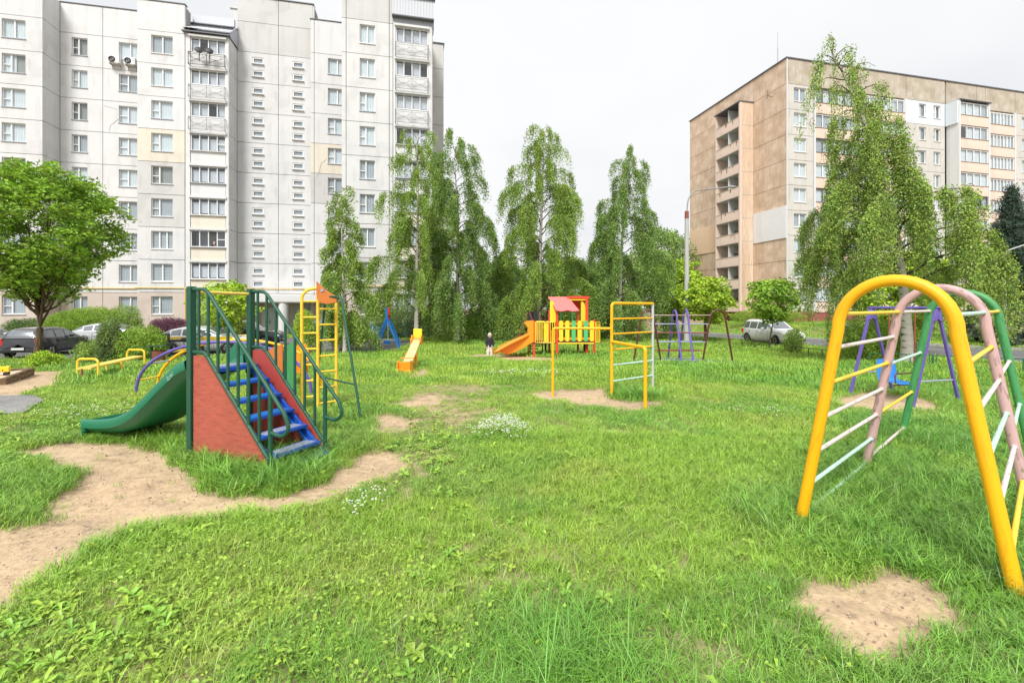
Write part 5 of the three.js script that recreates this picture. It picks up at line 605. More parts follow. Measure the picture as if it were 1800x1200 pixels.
{ // ----- playhouse with slide -----
  const sc = 0.0275, x0 = 2.9, d0 = 22, gy = T(x0, d0), S = thing('playhouse', 'red and yellow playhouse tower with picket fence and orange slide', 'playhouse', [x0, gy, d0]);
  const X = (px) => (px - 900) * sc - x0, Y = (py) => 1.75 - (py - 540) * sc - gy, deep = -1.15;
  const post = (px, py0, z, m = PT.red, w = 0.1) => obj('post', rbox(w, Y(py0) + 0.1, w, 0.012, X(px), Y(py0) / 2 - 0.05, z), m, S);
  post(938.5, 563, 0); post(979, 546, 0.05, PT.red, 0.11); post(1044.5, 562, 0); post(1033, 524, -0.25, PT.red, 0.12); post(969, 545, deep); post(1022, 540, deep); post(962, 562, deep, PT.maroon); post(1034, 575, deep, PT.maroon); for (const px of [990, 1011]) obj('post', rbox(0.09, 0.9, 0.09, 0.01, X(px), Y(555), deep + 0.1), PT.gpl, S);
  obj('platform', rbox(X(1046) - X(936), 0.08, 1.25, 0.02, (X(1046) + X(936)) / 2, Y(602), deep / 2), PT.maroon, S); obj('platform_edge', rbox(X(1044) - X(980), 0.06, 0.05, 0.01, (X(1044) + X(980)) / 2, Y(603), 0.07), PT.ypl, S);
  obj('rail', [box(X(980), X(1044), Y(571), Y(567), 0.02, 0.06), box(X(980), X(1044), Y(597), Y(593), 0.02, 0.06)], PT.orange, S);
  [[986, 'ypl'], [997, 'ypl'], [1008, 'gpl'], [1018.5, 'ypl'], [1029.5, 'gpl'], [1040, 'ypl']].forEach(([px, m]) => { const o = []; const r = 0.1, h = Y(563) - Y(600); for (let k = 0; k <= 8; k++) { const a = Math.PI * k / 8; o.push([r * Math.cos(a), h - r + r * Math.sin(a)]); } for (let k = 0; k <= 8; k++) { const a = Math.PI + Math.PI * k / 8; o.push([r * Math.cos(a), r + r * Math.sin(a)]); } obj('picket', slab(o, 0.03, 0.004).translate(X(px), Y(600), 0.085), PT[m], S); });
  const barrier = (p0, p1, n, z0, z1, wide) => { const b = part('barrier', S), l = P3(X(p0), 0, z0), r = P3(X(p1), 0, z1); obj('frame', [sweep([l.clone().setY(Y(566)), r.clone().setY(Y(566))], 0.025, 6), sweep([l.clone().setY(Y(602)), r.clone().setY(Y(602))], 0.025, 6), sweep([l.clone().setY(Y(566)), l.clone().setY(Y(602))], 0.025, 6), sweep([r.clone().setY(Y(566)), r.clone().setY(Y(602))], 0.025, 6)], PT.ypl, b); for (let i = 1; i < n; i++) { const q = l.clone().lerp(r, i / n); obj('bar', sweep([q.clone().setY(Y(566)), q.clone().setY(Y(602))], 0.015, 6), PT.ypl, b); } if (wide) obj('board', box(X(wide), X(wide + 7), Y(602), Y(567), z0 - 0.04, z0 - 0.01), PT.ypl, b); };
  barrier(941, 975, 9, 0.03, 0.05, 957); barrier(1047, 1058, 5, 0.05, -0.5); barrier(945, 975, 8, deep, deep); barrier(985, 1040, 12, deep, deep);
  // roof: rosy front slope and red rear slope under a beam
  obj('roof_slope', (() => { const o = [[965, 521, -0.55], [1001, 521, -0.55], [1017, 545.5, 0.3], [1006, 547, 0.3], [996, 545, 0.3], [986, 547, 0.3], [977, 545.5, 0.3]].map(([a, b, z]) => P3(X(a), Y(b), z)), pos = []; for (const dz of [0, -0.035]) for (let i = 1; i < o.length - 1; i++) for (const q of [o[0], o[i], o[i + 1]]) pos.push(q.x, q.y + dz, q.z + dz); const g = new THREE.BufferGeometry(); g.setAttribute('position', new THREE.Float32BufferAttribute(pos, 3)); g.computeVertexNormals(); return g; })(), PT.rosy, S);
  obj('roof_slope', (() => { const o = [[999, 521, -0.55], [1039, 521, -0.55], [1024, 548, -1.3], [996, 548, -1.3]].map(([a, b, z]) => P3(X(a), Y(b), z)), pos = []; for (const dz of [0, 0.035]) for (let i = 1; i < 3; i++) for (const q of [o[0], o[i], o[i + 1]]) pos.push(q.x, q.y + dz, q.z + dz); const g = new THREE.BufferGeometry(); g.setAttribute('position', new THREE.Float32BufferAttribute(pos, 3)); g.computeVertexNormals(); return g; })(), PT.red, S);
  obj('roof_beam', rbox(X(1039) - X(999), 0.1, 0.14, 0.02, (X(1039) + X(999)) / 2, Y(522.5), -0.5), PT.red, S); obj('trim', box(X(1004), X(1032), Y(527.5), Y(525.5), -0.44, -0.4), PT.ypl, S);
  const arch = (px0, px1, z) => { const w = X(px1) - X(px0), s = new THREE.Shape([[0, 0], [w, 0], [w, Y(541) - Y(566)], [w * 0.35, Y(528) - Y(566)], [0, Y(530) - Y(566)]].map((q) => new THREE.Vector2(...q))), h = new THREE.Path(); h.moveTo(w * 0.2, -0.001); h.lineTo(w * 0.2, 0.42); h.absarc(w * 0.5, 0.42, w * 0.3, Math.PI, 0, true); h.lineTo(w * 0.8, 0); s.holes.push(h); return new THREE.ExtrudeGeometry(s, { depth: 0.03, bevelEnabled: false, curveSegments: 8 }).translate(X(px0), Y(566), z); };
  obj('arched_panel', arch(967, 979, -0.1), PT.ypl, S); obj('arched_panel', arch(1024, 1033, -0.5), PT.ypl, S);
  // slide
  { const p = [[938, 588, 0.8], [930, 591, 0.82], [920, 595, 0.86], [905, 601, 0.92], [890, 608, 0.98], [876, 615, 0.95]], C = new THREE.CatmullRomCurve3(p.map(([a, b, w]) => P3(X(a), Y(b), 0))).getPoints(20), pos = [], idx = [], sec = [[-0.5, 0.2], [-0.44, 0.02], [-0.2, -0.02], [0.2, -0.02], [0.44, 0.02], [0.5, 0.2], [0.46, -0.02], [0, -0.07], [-0.46, -0.02]], n = sec.length; C.forEach((c, i) => { for (const [z, h] of sec) pos.push(c.x - 0.22 * (z + 0.3) * i / 20, c.y + h * (1 - 0.4 * i / 20) + (z < 0 ? -0.0 : -0.12 * i / 20), -0.5 + z * 1.15 + 0.65 * i / 20); }); for (let i = 0; i < 20; i++) for (let k = 0; k < n; k++) { const a = i * n + k, b = i * n + (k + 1) % n; idx.push(a, b, a + n, b, b + n, a + n); } const g = new THREE.BufferGeometry(); g.setAttribute('position', new THREE.Float32BufferAttribute(pos, 3)); g.setIndex(idx); g.computeVertexNormals(); obj('chute', g, PT.orange, S);
    for (const z of [0.12, -1.0]) { obj('slide_wall', slab([[938, 582], [930, 585.5], [915, 592], [900, 597], [886, 603.5], [874, 610.5], [875.5, 615], [884, 620.5], [893, 622.5], [905, 618.5], [920, 611], [930, 604.5], [938, 601]].map(([a, b]) => [X(a), Y(b) - (z < 0 ? 0.1 : 0)]), 0.05, 0.012).rotateY(0).translate(0, 0, z), PT.orange, S); obj('slide_cheek', slab([[938, 564], [926, 565.5], [923, 569], [926, 573], [929, 578], [928, 586], [922, 592], [930, 600], [938, 600]].map(([a, b]) => [X(a), Y(b)]), 0.04, 0.008).translate(0, 0, z - 0.03), PT.orange, S); } obj('foot', sweep([P3(X(886), -0.1, 0.1), P3(X(886), Y(619), 0.1)], 0.03, 6), PT.grey, S); }
  { const st = part('stairs', S); for (let i = 0; i < 3; i++) obj('tread', box(X(935), X(957) - i * 0.1, Y(607 + i * 5.5) - 0.03, Y(607 + i * 5.5), deep - 0.35 - i * 0.22, deep - 0.1 - i * 0.22), PT.maroon, st); obj('stringer', [box(X(933), X(934.5), 0, Y(604), deep - 0.8, deep), box(X(957), X(958), 0, Y(604), deep - 0.8, deep)], PT.maroon, st); obj('board', box(X(929), X(932), 0, Y(603), deep - 0.3, deep - 0.25), PT.ypl, st); }
}
// ---------- cars ----------
const carPaint = (r, g, b, m = 0.3) => mat(r, g, b, 0.35, { metalness: m, clearcoat: 1, clearcoatRoughness: 0.05 });
const CP = { glass: mat(0.24, 0.26, 0.28, 0.12, { metalness: 0.45, clearcoat: 0.3, clearcoatRoughness: 0.15 }), tyre: mat(0.02, 0.02, 0.02, 0.85), rim: mat(0.5, 0.5, 0.52, 0.3, { metalness: 0.7 }), trim: mat(0.02, 0.02, 0.022, 0.6), lampRed: mat(0.5, 0.02, 0.02, 0.15, { clearcoat: 1 }), lampClear: mat(0.7, 0.72, 0.75, 0.08, { clearcoat: 1 }), plate: mat(0.7, 0.7, 0.7, 0.5), yellow: carPaint(0.85, 0.55, 0.02, 0) };
const lerpTab = (t, x) => { if (x <= t[0][0]) return t[0][1]; for (let i = 1; i < t.length; i++) if (x <= t[i][0]) { const k = (x - t[i - 1][0]) / (t[i][0] - t[i - 1][0]), s = k * k * (3 - 2 * k) * 0.4 + k * 0.6; return mix(t[i - 1][1], t[i][1], s); } return t[t.length - 1][1]; };
function gridGeo(nu, nv, f) { const pos = [], idx = []; for (let i = 0; i <= nu; i++) for (let j = 0; j <= nv; j++) { const p = f(i / nu, j / nv); pos.push(p.x, p.y, p.z); } for (let i = 0; i < nu; i++) for (let j = 0; j < nv; j++) { const a = i * (nv + 1) + j, b = a + nv + 1; idx.push(a, b, a + 1, b, b + 1, a + 1); } const g = new THREE.BufferGeometry(); g.setAttribute('position', new THREE.Float32BufferAttribute(pos, 3)); g.setIndex(idx); g.computeVertexNormals(); return g; }
// +x is the nose. o: L, W, H, top (height of bonnet, belt and tail along x as share of L), roof (height of roof line along x), axles
function car(name, label, [x, d], turn, color, o) {
  const C = thing(name, label, 'car', [x, T(x, d) + 0.03, d], turn, o.group), { L, W, H } = o, h = L / 2, hw = W / 2, X = (s) => (s - 0.5) * L;
  const wid = (s) => hw * (1 - 0.16 * Math.pow(Math.abs(2 * s - 1), 6) - 0.04 * Math.pow(Math.abs(2 * s - 1), 2)), under = 0.2;
  const body = (s, v) => { const w = wid(s), t = lerpTab(o.top, s), q = Math.abs(2 * v - 1), sg = v < 0.5 ? -1 : 1; let z, y; if (q > 0.82) { const k = (1 - q) / 0.18; z = w * mix(0.86, 0.97, k); y = mix(under, under + 0.12, k); } else if (q > 0.5) { const k = (0.82 - q) / 0.32; z = w * (0.97 + 0.03 * Math.sin(k * Math.PI)); y = mix(under + 0.12, t - 0.1, k); } else { const k = (0.5 - q) / 0.5; z = w * 0.97 * (1 - Math.pow(k, 2.2)); y = t - 0.1 + 0.1 * Math.pow(Math.sin(Math.min(1, k * 2.2) * Math.PI / 2), 0.8) + 0.03 * k; } const e = Math.max(0, Math.abs(2 * s - 1) - 0.93) / 0.07; return P3(X(s) * (1 - 0.008 * e) - Math.sign(s - 0.5) * (y < 0.4 ? 0.02 : 0.05 * (y - 0.4)) * 1.2, y, sg * z); };
  obj('body', gridGeo(44, 40, body), color, C);
  for (const s of [0.0, 1.0]) { const pts = []; for (let k = 0; k <= 40; k++) pts.push(body(s, k / 40)); const c = pts.reduce((a, p) => a.add(p), P3()).multiplyScalar(1 / 41), pos = []; for (let k = 0; k < 40; k++) pos.push(pts[k].x, pts[k].y, pts[k].z, pts[k + 1].x, pts[k + 1].y, pts[k + 1].z, c.x + (s ? 0.07 : -0.05), c.y, c.z); const g = new THREE.BufferGeometry(); g.setAttribute('position', new THREE.Float32BufferAttribute(pos, 3)); g.computeVertexNormals(); obj('end_panel', g, color, C); }
  const r0 = o.roof[0][0], r1 = o.roof[o.roof.length - 1][0];
  const cab = (s, v, off = 0) => { const w = wid(s) * 0.955, b = lerpTab(o.top, s) - 0.06, t = Math.max(b + 0.01, lerpTab(o.roof, s)), q = Math.abs(2 * v - 1), sg = v < 0.5 ? -1 : 1, lean = 0.2 * Math.min(1, (t - b) / 0.45); let z, y; if (q > 0.42) { const k = (1 - q) / 0.58; z = (w - lean * k * 0.95) + off; y = mix(b, t - 0.06 * (t - b) / 0.45, k); } else { const k = (0.42 - q) / 0.42; z = (w - lean * (0.95 + 0.25 * Math.min(1, k * 3))) * (1 - Math.pow(k, 1.8)) + off * (1 - k); y = t - 0.06 * (t - b) / 0.45 * Math.pow(1 - k, 3) + off; } return P3(X(s), y, sg * z); };
  obj('cabin', gridGeo(36, 28, (u, v) => cab(mix(r0, r1, u), v)), color, C);
  const patch = (nm, s0, s1, v0, v1, m, off = 0.008, n = 10) => obj(nm, gridGeo(n, 6, (u, v) => cab(mix(s0, s1, u), mix(v0, v1, v), off)), m, C);
  for (const [a, b] of o.side) { patch('side_window', a, b, 0.03, 0.25, CP.glass); patch('side_window', a, b, 0.97, 0.75, CP.glass); }
  patch('windscreen', o.front[0], o.front[1], 0.16, 0.84, CP.glass, 0.01, 8); patch('rear_window', o.rear[0], o.rear[1], 0.16, 0.84, CP.glass, 0.01, 8);
  for (const ax of o.axles) for (const s of [-1, 1]) { const w = part('wheel', C), R = o.wr ?? 0.31; w.position.set(X(ax), R, s * (wid(ax) - 0.09)); obj('tyre', new THREE.TorusGeometry(R - 0.075, 0.085, 10, 26), CP.tyre, w); obj('rim', cyl(R - 0.09, R - 0.09, 0.14, 20).rotateX(Math.PI / 2), CP.rim, w); obj('hub', [...[0, 1, 2, 3, 4].map((k) => rbox(0.035, R * 0.62, 0.02, 0.005, 0, R * 0.34, s * 0.075).rotateZ(k * 1.2566)), cyl(0.05, 0.05, 0.16, 10).rotateX(Math.PI / 2)], CP.trim, w); const arch = new THREE.TorusGeometry(R + 0.035, 0.03, 6, 20, Math.PI).translate(X(ax), R, s * (wid(ax) * 0.985)); obj('wheel_arch', [arch, new THREE.CircleGeometry(R + 0.05, 22).translate(X(ax), R, s * (wid(ax) * 0.99 + 0.004))], CP.trim, C); w.position.z = s * (wid(ax) - 0.045); }
  const tf = lerpTab(o.top, 1), tb = lerpTab(o.top, 0.03);
  for (const s of [-1, 1]) { obj('headlight', rbox(0.28, 0.15, 0.34, 0.05, h - 0.17, tf - 0.14, s * (hw - 0.3)), CP.lampClear, C); obj('tail_light', rbox(0.14, o.tail ?? 0.3, 0.2, 0.04, -h + 0.1, tb - 0.2, s * (hw - 0.17)), CP.lampRed, C); obj('mirror', rbox(0.12, 0.14, 0.2, 0.04, X(o.front[0]) - 0.12, lerpTab(o.top, o.front[0]) + 0.06, s * (hw + 0.06)), o.mirror ?? color, C); for (const q of o.handles ?? []) obj('door_handle', rbox(0.18, 0.03, 0.03, 0.01, X(q), lerpTab(o.top, q) - 0.16, s * (wid(q) + 0.0)), o.mirror ?? color, C); }
  obj('grille', rbox(0.06, 0.2, W * 0.52, 0.03, h - 0.015, tf - 0.2, 0), CP.trim, C); obj('front_bumper', rbox(0.1, 0.14, W * 0.82, 0.03, h - 0.06, 0.36, 0), CP.trim, C); obj('rear_bumper', rbox(0.12, 0.16, W * 0.82, 0.03, -h + 0.06, 0.36, 0), o.bump ?? CP.trim, C); obj('number_plate', rbox(0.02, 0.11, 0.5, 0.005, h + 0.035, 0.42, 0), CP.plate, C); obj('number_plate', rbox(0.02, 0.11, 0.5, 0.005, -h - 0.03, 0.46, 0), CP.plate, C);
  const seams = []; for (const q of o.seams ?? []) for (const sd of [0, 1]) { const p = []; for (let k = 0; k <= 8; k++) { const v = mix(0.1, 0.27, k / 8), b = body(q, sd ? 1 - v : v); b.z *= 1.002; p.push(b); } seams.push(sweep(p, 0.006, 4)); } if (seams.length) obj('door_seam', seams, CP.trim, C);
  return C;
}
const HATCH = { L: 4.1, W: 1.74, H: 1.45, top: [[0, 0.93], [0.05, 0.99], [0.3, 0.98], [0.7, 0.93], [0.9, 0.82], [1, 0.68]], roof: [[0.0, 0.97], [0.05, 1.3], [0.13, 1.43], [0.28, 1.47], [0.42, 1.47], [0.55, 1.38], [0.73, 0.95]], side: [[0.1, 0.27], [0.29, 0.44], [0.46, 0.62]], front: [0.545, 0.7], rear: [0.016, 0.07], axles: [0.19, 0.81], seams: [0.28, 0.45, 0.66], handles: [0.33, 0.5] };
const SEDAN = { ...HATCH, L: 4.45, top: [[0, 0.88], [0.05, 0.97], [0.25, 1.0], [0.7, 0.95], [0.9, 0.84], [1, 0.7]], roof: [[0.02, 1.0], [0.16, 1.32], [0.28, 1.43], [0.42, 1.45], [0.55, 1.36], [0.74, 0.96]], side: [[0.17, 0.28], [0.3, 0.44], [0.46, 0.62]], rear: [0.04, 0.15] };
const SUV = { ...HATCH, L: 4.5, W: 1.82, top: [[0, 0.95], [0.05, 1.05], [0.3, 1.08], [0.7, 1.04], [0.9, 0.95], [1, 0.8]], roof: [[0.015, 1.08], [0.09, 1.52], [0.2, 1.63], [0.45, 1.65], [0.58, 1.54], [0.74, 1.05]], wr: 0.34, rear: [0.025, 0.085], front: [0.57, 0.71] };
const ESTATE = { ...HATCH, L: 4.47, W: 1.75, top: [[0, 0.95], [0.04, 1.02], [0.3, 1.0], [0.72, 0.97], [0.9, 0.9], [1, 0.74]], roof: [[0.01, 1.0], [0.045, 1.55], [0.12, 1.62], [0.5, 1.64], [0.6, 1.55], [0.76, 0.98]], side: [[0.06, 0.2], [0.22, 0.39], [0.41, 0.62]], rear: [0.014, 0.04], front: [0.595, 0.735], axles: [0.17, 0.82], seams: [0.21, 0.4, 0.67], handles: [0.25, 0.44] };
const UV = (dx, dd) => Math.atan2(dd, dx);                    // turn whose nose points along (dx, dd)
car('parked_car', 'dark grey hatchback seen from behind beside the rowan trunk', [-24.3, 23.9], UV(-0.24, 0.97), carPaint(0.035, 0.037, 0.045), { ...HATCH, H: 1.47, tail: 0.4 });
car('parked_car', 'pale silver car behind the dark hatchback, partly hidden by bushes', [-26.2, 30.2], UV(0.978, 0.21), carPaint(0.5, 0.51, 0.52), SEDAN);
car('parked_car', 'light car cut off by the picture edge beside the dark hatchback', [-28.6, 24.6], UV(-0.24, 0.97), carPaint(0.6, 0.6, 0.6), SEDAN);
{ const c = car('parked_car', 'white car with a yellow stripe along its doors behind the motorcycle', [-16.7, 25.0], UV(0.978, 0.12), carPaint(0.75, 0.75, 0.75, 0.1), SEDAN); for (const s of [-1, 1]) obj('stripe', rbox(3.5, 0.17, 0.012, 0.004, -0.1, 0.83, s * 0.868), CP.yellow, c); }
car('parked_car', 'black off-road car parked behind the white and yellow car', [-17.2, 29.3], UV(0.978, 0.21), carPaint(0.025, 0.027, 0.03), SUV);
car('parked_car', 'silver estate car parked by the road under the maple sapling', [17.95, 31.4], UV(0.12, -1), carPaint(0.85, 0.86, 0.88, 0.05), { ...ESTATE, mirror: carPaint(0.85, 0.86, 0.88, 0.05) });
car('parked_car', 'grey car mostly hidden behind the foot of the weeping birch', [22.0, 28.0], UV(0.2, -0.98), carPaint(0.4, 0.41, 0.43), HATCH);
{ const C = thing('truck', 'cream lorry cut off by the picture edge beyond the road', 'truck', [34.2, T(34.2, 29) + 0.02, 29.5], -0.35), cr = mat(0.72, 0.66, 0.52, 0.5); obj('cargo_box', rbox(4.2, 1.9, 2.1, 0.05, 0.6, 1.75, 0), cr, C); obj('cab', slab([[-1.6, 0.5], [-3.1, 0.5], [-3.2, 1.2], [-2.8, 2.2], [-1.6, 2.25]], 2.0, 0.05), cr, C); obj('side_window', box(-2.6, -1.85, 1.4, 2.0, -1.02, 1.02), CP.glass, C); obj('chassis', box(-3.0, 2.6, 0.45, 0.75, -0.8, 0.8), CP.trim, C); for (const x of [-2.4, 1.5]) for (const z of [-0.95, 0.95]) { const w = part('wheel', C); w.position.set(x, 0.42, z); obj('tyre', new THREE.TorusGeometry(0.31, 0.12, 10, 22), CP.tyre, w); obj('rim', cyl(0.24, 0.24, 0.16, 16).rotateX(Math.PI / 2), CP.rim, w); } }
{ // motorcycle in front of the white and yellow car
  const x = -16.4, d = 22.6, C = thing('motorcycle', 'black motorcycle standing before the white and yellow car', 'motorcycle', [x, T(x, d) + 0.03, d], 0.1), bk = mat(0.02, 0.02, 0.022, 0.3, { clearcoat: 0.8 }), ch = mat(0.6, 0.6, 0.62, 0.2, { metalness: 0.9 });
  for (const wx of [-0.72, 0.72]) { const w = part('wheel', C); w.position.set(wx, 0.31, 0); obj('tyre', new THREE.TorusGeometry(0.26, 0.055, 10, 26), CP.tyre, w); obj('rim', new THREE.TorusGeometry(0.2, 0.02, 6, 24), ch, w); obj('spokes', [0, 1, 2, 3].map((k) => sweep([P3(-0.2, 0, 0), P3(0.2, 0, 0)], 0.006, 4).rotateZ(k * 0.785)), ch, w); }
  obj('frame', [pipe([P3(-0.72, 0.31, 0.08), P3(-0.2, 0.4, 0.08), P3(0.3, 0.38, 0.08), P3(0.5, 0.85, 0.02)], 0.025, 0.1), pipe([P3(-0.72, 0.31, -0.08), P3(-0.2, 0.4, -0.08), P3(0.3, 0.38, -0.08), P3(0.5, 0.85, -0.02)], 0.025, 0.1)], bk, C); obj('engine', [rbox(0.42, 0.3, 0.3, 0.06, 0.1, 0.42, 0), cyl(0.09, 0.09, 0.3, 12).rotateZ(0.4).translate(0.2, 0.6, 0)], ch, C); obj('tank', rbox(0.5, 0.24, 0.28, 0.1, 0.22, 0.86, 0), bk, C); obj('seat', rbox(0.7, 0.12, 0.28, 0.05, -0.38, 0.82, 0), bk, C); obj('fork', [sweep([P3(0.72, 0.31, 0.07), P3(0.48, 1.0, 0.07)], 0.022, 8), sweep([P3(0.72, 0.31, -0.07), P3(0.48, 1.0, -0.07)], 0.022, 8)], ch, C); obj('handlebar', pipe([P3(0.35, 1.1, 0.38), P3(0.47, 1.03, 0.15), P3(0.47, 1.03, -0.15), P3(0.35, 1.1, -0.38)], 0.016, 0.05), bk, C); obj('headlight', new THREE.SphereGeometry(0.1, 14, 10).translate(0.6, 0.92, 0), ch, C); obj('mudguard', new THREE.TorusGeometry(0.34, 0.05, 6, 14, 1.9).rotateZ(0.5).translate(0.72, 0.31, 0), bk, C); obj('mudguard', new THREE.TorusGeometry(0.35, 0.06, 6, 14, 2.2).rotateZ(0.6).translate(-0.72, 0.31, 0), bk, C); obj('exhaust', pipe([P3(0.2, 0.3, 0.16), P3(-0.3, 0.26, 0.18), P3(-0.95, 0.34, 0.18)], 0.04, 0.1), ch, C); obj('top_box', rbox(0.42, 0.34, 0.42, 0.06, -0.86, 1.02, 0), bk, C); obj('saddlebag', rbox(0.46, 0.32, 0.2, 0.06, -0.62, 0.6, 0.24), bk, C); obj('windscreen', new THREE.SphereGeometry(0.24, 12, 8, 0, Math.PI * 2, 0, 1.0).rotateZ(-1.1).translate(0.42, 1.12, 0), CP.glass, C);
}
// ---------- street furniture ----------
{ const x = -13.2, d = 17, C = thing('litter_bin', 'brown round litter bin on a dark post beside the yellow seesaw', 'litter bin', [x, T(x, d), d]); obj('bucket', new THREE.LatheGeometry([[0.17, 0.08], [0.2, 0.1], [0.215, 0.5], [0.2, 0.51], [0.18, 0.12]].map((p) => new THREE.Vector2(...p)), 20), mat(0.2, 0.07, 0.035, 0.7), C); obj('post', box(-0.3, -0.24, -0.1, 0.66, -0.03, 0.03), PT.dkgreen, C); obj('post', box(-0.02, 0.02, -0.1, 0.1, -0.02, 0.02), PT.dkgreen, C); obj('lid', rbox(0.66, 0.03, 0.4, 0.01, -0.05, 0.68, 0), PT.dkgreen, C); obj('bracket', box(-0.24, -0.16, 0.42, 0.46, -0.02, 0.02), PT.dkgreen, C); }
{ // sandbox with toys
  const x = -13.62, d = 10.9, C = thing('sandbox', 'sandbox with a worn pale timber border at the picture edge', 'sandbox', [x, T(x, d), d], 0.61), m = mat(0.55, 0.45, 0.34, 0.9, { map: texBrown }), w = mat(0.5, 0.41, 0.31, 0.95, { map: texBrown }); obj('border', rbox(2.6, 0.2, 0.1, 0.02, 0, 0.04, 1.1), w, C); obj('border', rbox(2.6, 0.2, 0.1, 0.02, 0, 0.04, -1.1), w, C); obj('border', rbox(0.1, 0.2, 2.08, 0.02, 1.24, 0.04, 0), w, C); obj('border', rbox(0.1, 0.2, 2.08, 0.02, -1.24, 0.04, 0), w, C); obj('sand', gridGeo(14, 12, (u, v) => P3((u - 0.5) * 2.36, 0.06 + 0.07 * fbm(u * 5, v * 5, 3, 3), (v - 0.5) * 2.08)), mat(0.64, 0.48, 0.33, 0.95), C);
  const t = thing('toy_truck', 'small yellow toy truck lying in the sandbox', 'toy', [-12.75, T(-13.62, 10.9) + 0.11, 11.3], 0.6); obj('tray', [rbox(0.24, 0.06, 0.16, 0.01, -0.05, 0.13, 0), rbox(0.24, 0.1, 0.015, 0.004, -0.05, 0.17, 0.075), rbox(0.24, 0.1, 0.015, 0.004, -0.05, 0.17, -0.075)], PT.ypl, t); obj('cab', rbox(0.1, 0.15, 0.14, 0.02, 0.14, 0.15, 0), PT.ypl, t); for (const a of [-0.12, 0.13]) for (const z of [-0.08, 0.08]) obj('wheel', cyl(0.045, 0.045, 0.03, 12).rotateX(Math.PI / 2).translate(a, 0.045, z), PT.blk, t);
}
{ // lamp posts
  const x = 12.3, d = 32, C = thing('street_lamp', 'tall concrete street lamp with a long curved arm before the tan block', 'street lamp', [x, T(x, d), d]), con = mat(0.5, 0.5, 0.49, 0.85, { map: texPlaster }); obj('pole', cyl(0.13, 0.2, 9.2, 16).translate(0, 4.5, 0), con, C); obj('collar', cyl(0.14, 0.15, 0.5, 14).translate(0, 9.0, 0), PT.rust, C); obj('arm', pipe([P3(0, 9.1, 0), P3(0.08, 10.1, 0), P3(0.5, 10.7, 0), P3(2.9, 10.95, 0)], 0.045, 0.5, 10), mat(0.3, 0.3, 0.3, 0.5), C); obj('lamp_head', slab([[0, 0], [0.6, 0.02], [0.62, 0.08], [0.3, 0.15], [0, 0.1]], 0.26, 0.03).translate(2.85, 10.9, 0), mat(0.35, 0.35, 0.35, 0.5), C);
  const x2 = 28.2, d2 = 26, B = thing('street_lamp', 'slim grey street lamp at the picture edge before the spruce', 'street lamp', [x2, T(x2, d2), d2]); obj('pole', cyl(0.06, 0.09, 5.4, 12).translate(0, 2.7, 0), con, B); obj('arm', pipe([P3(0, 5.3, 0), P3(0.0, 5.7, 0), P3(1.8, 6.3, 0)], 0.035, 0.2), con, B); obj('lamp_head', rbox(0.5, 0.1, 0.22, 0.03, 1.9, 6.3, 0), con, B);
}
{ // low metal fences along the lawn edge
  const run = (label, pts, m, emblem) => { const C = thing('low_fence', label, 'fence', [pts[0][0], T(...pts[0]), pts[0][1]], 0, 'low fence along the lawn'), o = C.position; for (let i = 0; i < pts.length - 1; i++) { const [a, b] = pts[i], [c, e] = pts[i + 1], L = Math.hypot(c - a, e - b), N = Math.round(L / 1.25), P = (q, h) => { const x = mix(a, c, q), d = mix(b, e, q); return P3(x - o.x, T(x, d) + h - o.y, -d - o.z); }; for (let k = 0; k <= N; k++) { if (k === N && i < pts.length - 2) continue; obj('post', sweep([P(k / N, -0.1), P(k / N, 0.46)], 0.018, 6), m, C); } for (let k = 0; k < N; k++) { obj('rail', sweep([P(k / N, 0.44), P((k + 1) / N, 0.44)], 0.014, 6), m, C); obj('rail', sweep([P(k / N, 0.12), P((k + 1) / N, 0.12)], 0.01, 6), m, C); if (emblem && k % 2 === 0) obj('ornament', [-0.09, 0, 0.09].map((u) => sweep([P((k + 0.5) / N + u / L, 0.12), P((k + 0.5) / N + u / L, 0.44)], u ? 0.012 : 0.03, 6)), m, C); } } };
  run('green low metal fence behind the purple swing', [[14.9, 11.4], [13.9, 14.2], [12.9, 16.4]], paint(0.02, 0.16, 0.08), 1); run('dark low metal fence before the silver estate car', [[14.6, 20.4], [15.0, 25], [14.4, 30], [11.5, 35]], paint(0.02, 0.05, 0.035), 0);
}
